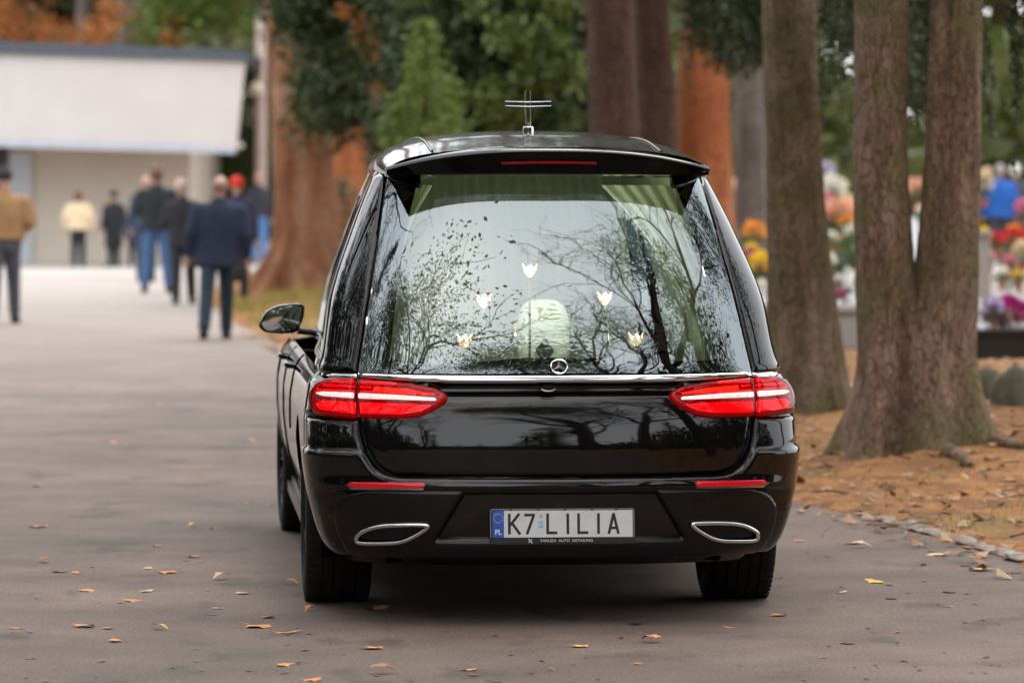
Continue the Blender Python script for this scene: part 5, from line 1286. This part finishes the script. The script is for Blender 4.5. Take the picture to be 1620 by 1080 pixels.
flowers(1188, 392, 9, 50, 'yellow', 'small yellow bloom under the orange chrysanthemum')
flowers(1188, 405, 11, 49, 'magenta', 'small magenta bloom squeezed behind the yellow chrysanthemum')
flowers(1202, 420, 21, 46, 'yellow', 'big yellow chrysanthemum touching the mossy trunk')
flowers(1166, 300, 16, 75, 'cream', 'pale cream blossoms far behind the hearse roof')
flowers(1318, 300, 22, 66, 'white', 'white blossoms above the peach bouquet')
flowers(1306, 272, 15, 70, 'lavender', 'lavender wreath behind the white blossoms', cat='flowers')
flowers(1323, 340, 31, 60, 'peach', 'broad peach bouquet between the mossy trunk and the twin trunk', .8, wide=1.15)
flowers(1310, 377, 17, 54, 'white', 'drooping white bouquet under the peach flowers', .6)
flowers(1350, 368, 15, 54, 'white', 'white bouquet touching the left stem of the twin trunk', .9)
flowers(1351, 398, 12, 50, 'white', 'round white bloom under the white bouquet at the left stem')
flowers(1328, 442, 8, 43, 'white', 'small white bloom above the grey concrete kerb')
flowers(1353, 440, 12, 43, 'cream', 'cream chrysanthemum beside the left stem above the kerb')
flowers(1452, 300, 18, 64, 'peach', 'peach blossoms framed by the fork of the twin trunk')
flowers(1553, 372, 13, 44, 'yellow', 'yellow tulip-shaped bunch on the grey pillar')
flowers(1577, 380, 15, 47, 'red', 'left of two red flower bunches near the right edge', .8)
flowers(1604, 376, 17, 47.5, 'red', 'right of two red flower bunches near the right edge', .9)
flowers(1618, 396, 16, 45, 'cream', 'cream round bouquet cut by the right edge')
flowers(1598, 414, 13, 45.5, 'pink', 'pink flowers under the red bunches', .7)
flowers(1567, 408, 9, 46, 'pink', 'small pink posy right of the grey pillar')
flowers(1556, 290, 15, 66, 'cream', 'tall yellow-white bouquet left of the blue jacket', 1.6)
flowers(1622, 330, 16, 64, 'pink', 'pink wreath beside the white-haired person')
flowers(1594, 498, 32, 37.2, 'magenta', 'large magenta chrysanthemum in a terracotta pot on the black slab', .85, wide=1.1)
flowers(1572, 488, 16, 37.0, 'lavender', 'lavender blossoms leaning on the magenta chrysanthemum', 1.1)
flowers(1340, 352, 13, 57, 'orange', 'orange bloom tucked behind the right side of the peach bouquet')
flowers(1312, 318, 12, 63, 'pink', 'pink bloom between the white blossoms and the peach bouquet')
flowers(1340, 318, 11, 62, 'cream', 'cream bloom right of the pink bloom above the peach bouquet')
flowers(1312, 412, 11, 47, 'white', 'white bloom low beside the mossy trunk')
flowers(1330, 468, 9, 42, 'magenta', 'small magenta bloom just above the grey concrete kerb')
flowers(1206, 455, 12, 45, 'white', 'white blossoms under the big yellow chrysanthemum')
flowers(1586, 432, 11, 45, 'white', 'white blossoms below the pink flowers near the right edge')
flowers(1612, 436, 11, 45, 'yellow', 'small yellow bloom on the white grave slab at the right edge')
flowers(1460, 335, 11, 60, 'white', 'white bloom below the peach blossoms in the trunk fork')
flowers(1604, 365, 10, 52, 'orange', 'small orange bloom above the red bunches')
for (px, py, lb) in ((1335, 415, 'green leafy shrub behind the small white blooms'), (1345, 385, 'green foliage under the white bouquets'), (1590, 400, 'green foliage below the red bunches'), (1318, 440, 'green foliage left of the small white bloom')):
    p = at(px, py, Y=48 if px < 1500 else 49); bushy('grave_shrub', lb, 'shrub', (p.x, p.y, gz(p.x, p.y)), [(p.x, p.y, p.z, .17, .17, .15), (p.x+.05, p.y, p.z-.2, .12, .12, .25)], 420, .06, green_l, int(px+py))
def lantern(px, py, Y, hpx, glass, label):
    p = at(px, py, Y=Y); h = hpx/FPX*Y; r_ = h*.24; e = empty('grave_lantern', p, 0, label, 'lantern')
    m = MB(); m.lathe([(r_, 0), (r_*1.1, h*.08), (r_*.8, h*.14), (0, h*.14)], 14, cap=False); m.build('foot', steel, e)
    m = MB(); m.lathe([(r_*.75, h*.14), (r_, h*.35), (r_*.95, h*.6), (r_*.7, h*.7)], 14, cap=False); m.build('glass', glass, e)
    m = MB(); m.lathe([(r_*.9, h*.7), (r_*.7, h*.85), (r_*.25, h*.93), (r_*.12, h), (0, h)], 14, cap=False); m.build('lid', steel, e)
lw = M('lantern_white', (.75, .75, .74), .3, var=.05); lr = M('lantern_red', (.35, .02, .02), .2, var=.1)
for px, py, h, g_, lb in ((1312, 497, 34, lw, 'white glass lantern at the left end of the grey kerb'), (1350, 497, 48, lw, 'taller white glass lantern beside the left stem'), (1334, 497, 26, lr, 'small red lantern in the middle of the grey kerb'), (1341, 460, 40, lw, 'white lantern behind the red lantern')):
    lantern(px, py, 39.6, h, g_, lb)
for px, py, h, g_, lb in ((1549, 545, 52, lw, 'white lantern standing left on the black slab'), (1563, 545, 40, lr, 'red lantern beside the magenta chrysanthemum pot'), (1549, 500, 30, lw, 'white lantern hidden low behind the grey pillar')):
    lantern(px, py, 37.0, h, g_, lb)
lantern(1206, 500, 44.5, 46, lw, 'white lantern under the big yellow chrysanthemum')
# rounded mossy boulders
bould = M('boulder', (.13, .12, .09), .95, cols=[(.3, (.06, .06, .035)), (.55, (.13, .12, .085)), (.75, (.20, .18, .14))], scale=7, bump=.6, bscale=30)
for px, py, wpx, hpx, lb in ((1568, 632, 66, 48, 'rounded mossy stone left of its larger neighbour at the right edge'), (1612, 644, 78, 60, 'larger rounded stone cut by the right edge')):
    p = at(px, py); s_ = p.y/FPX; m = MB(); m.ball((0, 0, 0), 1, 28, 18); me = m.mesh('boulder')
    for v_ in me.vertices:
        c = v_.co; k = 1+.16*noise.noise(c*1.3+Vector((px, 0, 0)))+.05*noise.noise(c*4); n = 2.6
        v_.co = Vector((c.x*wpx*s_*.55*k, c.y*wpx*s_*.5*k, c.z*hpx*s_*k*.95))
    o = link('boulder', me, None, bould, (p.x, p.y+.2, p.z+hpx*s_*.08)); tag(o, lb, 'stone')
b = at(1509, 168); 
# a white scrap of paper behind the twin trunk
p = at(1361, 620); m = MB(); rs = random.Random(4); vs = []
for i in range(5):
    for j in range(4): vs.append((.05*(i-2)+rs.gauss(0, .008), .05*(j-1.5), .02+.035*rs.random()))
m.add(vs, [(i*4+j, i*4+j+1, (i+1)*4+j+1, (i+1)*4+j) for i in range(4) for j in range(3)]); o = m.build('paper_scrap', M('paper', (.7, .7, .72), .8, var=.03), None); o.location = p; tag(o, 'crumpled white paper scrap lying behind the foot of the twin trunk', 'litter')

# ------------------------------------------------------------------ fallen leaves
def leaf_mesh(seed, w_=1.0, curl=.3):
    rs = random.Random(seed); out = []
    for k in range(15):
        a = 2*math.pi*k/15; r_ = (.50 if k % 3 == 0 else .33)*(1+.25*math.cos(a))*rs.uniform(.85, 1.15); out.append((r_*math.cos(a), r_*math.sin(a)*.75*w_))
    vs = [(0, 0, .04)]; ang = rs.uniform(0, 3)
    for q in (.5, 1.0):
        for x, y in out:
            X, Y_ = x*q, y*q; u = X*math.cos(ang)+Y_*math.sin(ang); vs.append((X, Y_, .05+curl*u*u*1.6+.05*rs.uniform(-1, 1)*q))
    fs = [(0, 1+k, 1+(k+1) % 15) for k in range(15)]+[(1+k, 16+k, 16+(k+1) % 15, 1+(k+1) % 15) for k in range(15)]
    b = len(vs); vs += [(.5, 0, .06), (.9, .04, .10), (.9, .06, .10), (.5, .03, .06)]; fs.append((b, b+1, b+2, b+3))
    z0 = min(v_[2] for v_ in vs); return np_mesh('fallen_leaf', [(x, y, z-z0+.015) for x, y, z in vs], fs, False)
LV = [leaf_mesh(1, 1, -.5), leaf_mesh(2, .8, -.9), leaf_mesh(3, 1.1, -.3), leaf_mesh(4, .7, .35), leaf_mesh(5, 1, -.7)]
lt = dict(tan=M('leaf_tan', (.64, .27, .09), .8, var=.3, scale=3), brown=M('leaf_dry_brown', (.36, .16, .07), .8, var=.3, scale=3), yellow=M('leaf_yellow', (.75, .45, .08), .75, var=.25, scale=3), pale=M('leaf_pale', (.68, .48, .27), .8, var=.2, scale=3))
lvm = {(i, c): None for i in range(5) for c in lt}
def leafme_(i, c):
    if lvm[(i, c)] is None: q = LV[i].copy(); q.materials.clear(); q.materials.append(lt[c]); lvm[(i, c)] = q
    return lvm[(i, c)]
spots = [(65, 834, 34, 'tan', 'flat tan leaf farthest up the road at the left'), (306, 833, 18, 'yellow', 'small yellow leaf in the row beside the front wheel'), (340, 836, 20, 'tan', 'small tan leaf right of the small yellow leaf'), (363, 840, 12, 'brown', 'tiny brown leaf ending the row beside the front wheel'), (249, 864, 18, 'tan', 'leaf standing on edge left of the rear wheel'), (308, 881, 28, 'tan', 'arched tan leaf halfway to the rear wheel'),
 (69, 889, 26, 'brown', 'curled brown leaf at the left edge of the road'), (95, 905, 26, 'brown', 'dark curled leaf touching a tan leaf'), (121, 906, 32, 'tan', 'tan leaf lying against a dark curled leaf'), (233, 900, 18, 'pale', ''), (261, 906, 34, 'tan', ''), (352, 916, 32, 'pale', ''), (136, 934, 32, 'tan', ''), (233, 935, 36, 'pale', ''), (205, 951, 28, 'tan', ''), (385, 939, 28, 'pale', ''), (458, 924, 26, 'tan', ''),
 (346, 962, 20, 'pale', ''), (28, 994, 32, 'brown', 'crumpled dark brown leaf in the lower left'), (130, 991, 38, 'tan', 'crinkled orange-tan leaf in the lower left'), (170, 994, 24, 'tan', 'small tan leaf right of the crinkled orange-tan leaf'), (250, 995, 26, 'yellow', 'yellowish leaf with its stalk in the air'), (413, 992, 50, 'tan', 'widest tan leaf in front of the left rear wheel'), (450, 1001, 42, 'tan', ''), (182, 1014, 28, 'tan', 'small tan leaf below the crinkled orange-tan leaf'), (425, 977, 28, 'tan', ''), (492, 965, 24, 'tan', ''), (595, 962, 44, 'tan', ''), (49, 1042, 22, 'brown', ''), (446, 1053, 28, 'tan', ''), (593, 1026, 40, 'tan', 'broad tan leaf above the brown leaf at the bottom'), (600, 1065, 42, 'brown', 'brown leaf at the bottom below the left wheel'), (496, 1076, 34, 'tan', ''), (427, 799, 22, 'tan', 'small tan leaf touching the foot of the front tyre'), (391, 796, 12, 'tan', 'tiny tan leaf just left of the one at the front tyre'),
 (920, 1023, 32, 'yellow', 'arched yellow-tan leaf below the number plate'), (1033, 1016, 34, 'tan', ''), (742, 1060, 32, 'tan', 'broad tan leaf at the bottom left of the arched yellow-tan leaf'), (1151, 992, 22, 'tan', 'small leaf with a long stalk below the right wheel'), (1234, 974, 30, 'tan', ''), (1264, 856, 24, 'tan', 'tan leaf beside the right rear bumper corner'), (1358, 866, 28, 'pale', 'pale leaf left of the broken edging'), (1479, 878, 38, 'pale', 'broad pale leaf close to the broken edging'), (1461, 893, 22, 'tan', ''), (1382, 921, 34, 'yellow', 'yellow leaf with upright stalk right of the rear wheel'), (1547, 902, 46, 'yellow', 'large bright yellow leaf beside the edging'), (1542, 890, 34, 'brown', 'brown leaf behind the large yellow leaf'), (1352, 860, 34, 'tan', ''), (1331, 937, 26, 'pale', ''),
 (345, 610, 12, 'tan', ''), (250, 640, 12, 'tan', ''), (395, 700, 16, 'tan', 'tiny tan leaf up the road left of the front wheel hub'), (310, 745, 16, 'brown', ''), (60, 770, 20, 'brown', ''), (180, 700, 14, 'tan', ''), (1010, 1050, 22, 'brown', ''), (870, 1060, 14, 'brown', ''), (1420, 1000, 20, 'brown', ''), (1500, 960, 18, 'tan', ''), (1560, 1040, 16, 'brown', 'tiny brown leaf in the bottom right corner'), (1300, 1040, 16, 'brown', 'tiny brown leaf at the bottom below the right rear wheel')]
rs = random.Random(6)
cname = dict(tan='flat tan', brown='small dark brown', yellow='yellow', pale='thin pale')
for i, (px, py, wpx, c, lb) in enumerate(spots):
    p = at(px, py, z=.0); o = link('fallen_leaf', leafme_(i % 5, c), None, None, (p.x, p.y, .001)); sc = wpx/FPX*p.y*1.05
    o.scale = (sc*1.1, sc*1.25, sc*.42); o.rotation_euler = (rs.uniform(-.12, .12), rs.uniform(-.1, .1), rs.uniform(0, 6.28))
    side = ('near the left edge of the road' if px < 110 else 'midway to the left rear wheel' if px < 290 else 'close beside the left wheels' if px < 480 else 'under the left half of the bumper' if px < 800 else 'under the right half of the bumper' if px < 1240 else 'right of the hearse')
    row = 'far up the road' if py < 700 else 'level with the front wheel' if py < 850 else 'level with the rear tyre' if py < 930 else 'just below the rear tyres' if py < 985 else 'in the near foreground' if py < 1035 else 'at the very bottom'
    sz = 'tiny' if wpx < 21 else 'small' if wpx < 30 else 'broad'
    tag(o, lb or f'{sz} {cname[c].split()[-1]} leaf {row}, {side}', 'leaf', 'fallen leaves on the road')
rg = np.random.RandomState(31); vs = []; fs = []
for _ in range(1100):
    y = 14 + 26*rg.rand()**1.6; x = rg.uniform(-.13*y-.3, min(.13*y, float(edge_x(y))))
    if rg.rand() < .3: x = float(edge_x(y))-abs(rg.normal(0, .35))
    q = rg.uniform(.004, .016)*(1 if rg.rand() < .85 else 2.2); a = rg.uniform(0, 6.28); b = len(vs)
    for k in range(5): t = a+k*1.2566; k2 = q*rg.uniform(.5, 1.2); vs.append((x+k2*math.cos(t), y+k2*math.sin(t)*1.5, .004))
    vs.append((x, y, .004+q*.12)); fs += [(b+k, b+(k+1) % 5, b+5) for k in range(5)]
tag(link('road_crumbs', np_mesh('road_crumbs', np.array(vs), np.array(fs), False), None, leafmat('crumbs', [(.03, .022, .017), (.06, .04, .028), (.16, .085, .04), (.04, .03, .025)], trans=0)), 'crumbled leaf bits and grit on the asphalt', kind='stuff')
# litter on the verge: leaves, twigs, needles nobody could count
rg = np.random.RandomState(3); V = []; F_ = []; b = 0
n = 5200; yy = rg.uniform(16, 47, n); dd = rg.rand(n)**1.2*5.7-.28
parts_v = []; parts_f = []; mi = []
for y, d in zip(yy, dd):
    x = float(edge_x(y))+d+.02; z = gz(x, y)+.012; sc = rg.uniform(.03, .085); a = rg.uniform(0, 6.28); ca, sa = math.cos(a)*sc, math.sin(a)*sc; t1_, t2_ = rg.normal(0, .25, 2)*sc
    q = [(-.6, -.1, .25), (-.1, -.42, 0), (.6, 0, .3), (.1, .42, .05)]
    for (i, j, k) in q: parts_v.append((x+i*ca-j*sa, y+i*sa+j*ca, z+k*sc*.6+t1_*i+t2_*j*.5))
    parts_f.append((b, b+1, b+2, b+3)); b += 4
lit = leafmat('litter_leaves', [(.10, .045, .02), (.22, .10, .035), (.34, .17, .06), (.42, .26, .12), (.16, .08, .04)], trans=.1)
tag(link('leaf_litter', np_mesh('leaf_litter', np.array(parts_v), np.array(parts_f), False), None, lit), 'dry leaves scattered over the needle-covered verge', kind='stuff')
m = MB()
for _ in range(900):
    y = rg.uniform(16, 44); x = float(edge_x(y))+.05+rg.rand()*5; z = gz(x, y)+.012; a = rg.uniform(0, 6.28); l = rg.uniform(.03, .22)
    m.tube([(x, y, z), (x+math.cos(a)*l*.5, y+math.sin(a)*l*.5, z+.012), (x+math.cos(a+.2)*l, y+math.sin(a+.2)*l, z+.004)], rg.uniform(.0015, .005), 4)
tag(m.build('twigs', bark_dark, None), 'small twigs scattered over the verge', kind='stuff')
# tufts of grass on the verge
C = []; gr = np.random.RandomState(12)
for k in range(230):
    if k < 70: y = gr.uniform(17, 30); x = float(edge_x(y))+gr.uniform(.15, 4)
    else: y = gr.uniform(48, 62); x = float(edge_x(y))+gr.uniform(.1, 2.6)
    for _ in range(22): C.append((x+gr.normal(0, .09), y+gr.normal(0, .09), gr.uniform(.03, .09)*(1 if k < 70 else 1.6), gr.uniform(0, 6.28)))
vs = []; fs = []
for x, y, h, a in C:
    z = gz(x, y); b = len(vs); q = .004 if y < 40 else .012; vs += [(x-q*math.cos(a), y-q*math.sin(a), z), (x+q*math.cos(a), y+q*math.sin(a), z), (x+math.sin(a)*h*.6, y+math.cos(a)*h*.6, z+h)]; fs.append((b, b+1, b+2))
tag(link('grass_tufts', np_mesh('grass_tufts', np.array(vs), np.array(fs), False), None, leaf_yellow), 'sparse grass tufts on the verge', kind='stuff')
# surface roots by the twin trunk
for i, (pts_, lb) in enumerate(([[(1545, 690), (1580, 705), (1622, 712)], 'knobbly surface root running right from the twin trunk'], [[(1500, 720), (1522, 728), (1535, 742)], 'short root stub in front of the twin trunk'])):
    P = [at(*q) for q in pts_]; P = [p+Vector((0, 0, .02)) for p in P]; m = MB(); m.tube(P, [.05, .04, .02], 10); o = m.build('root', bark_spruce, None); tag(o, lb, 'root')
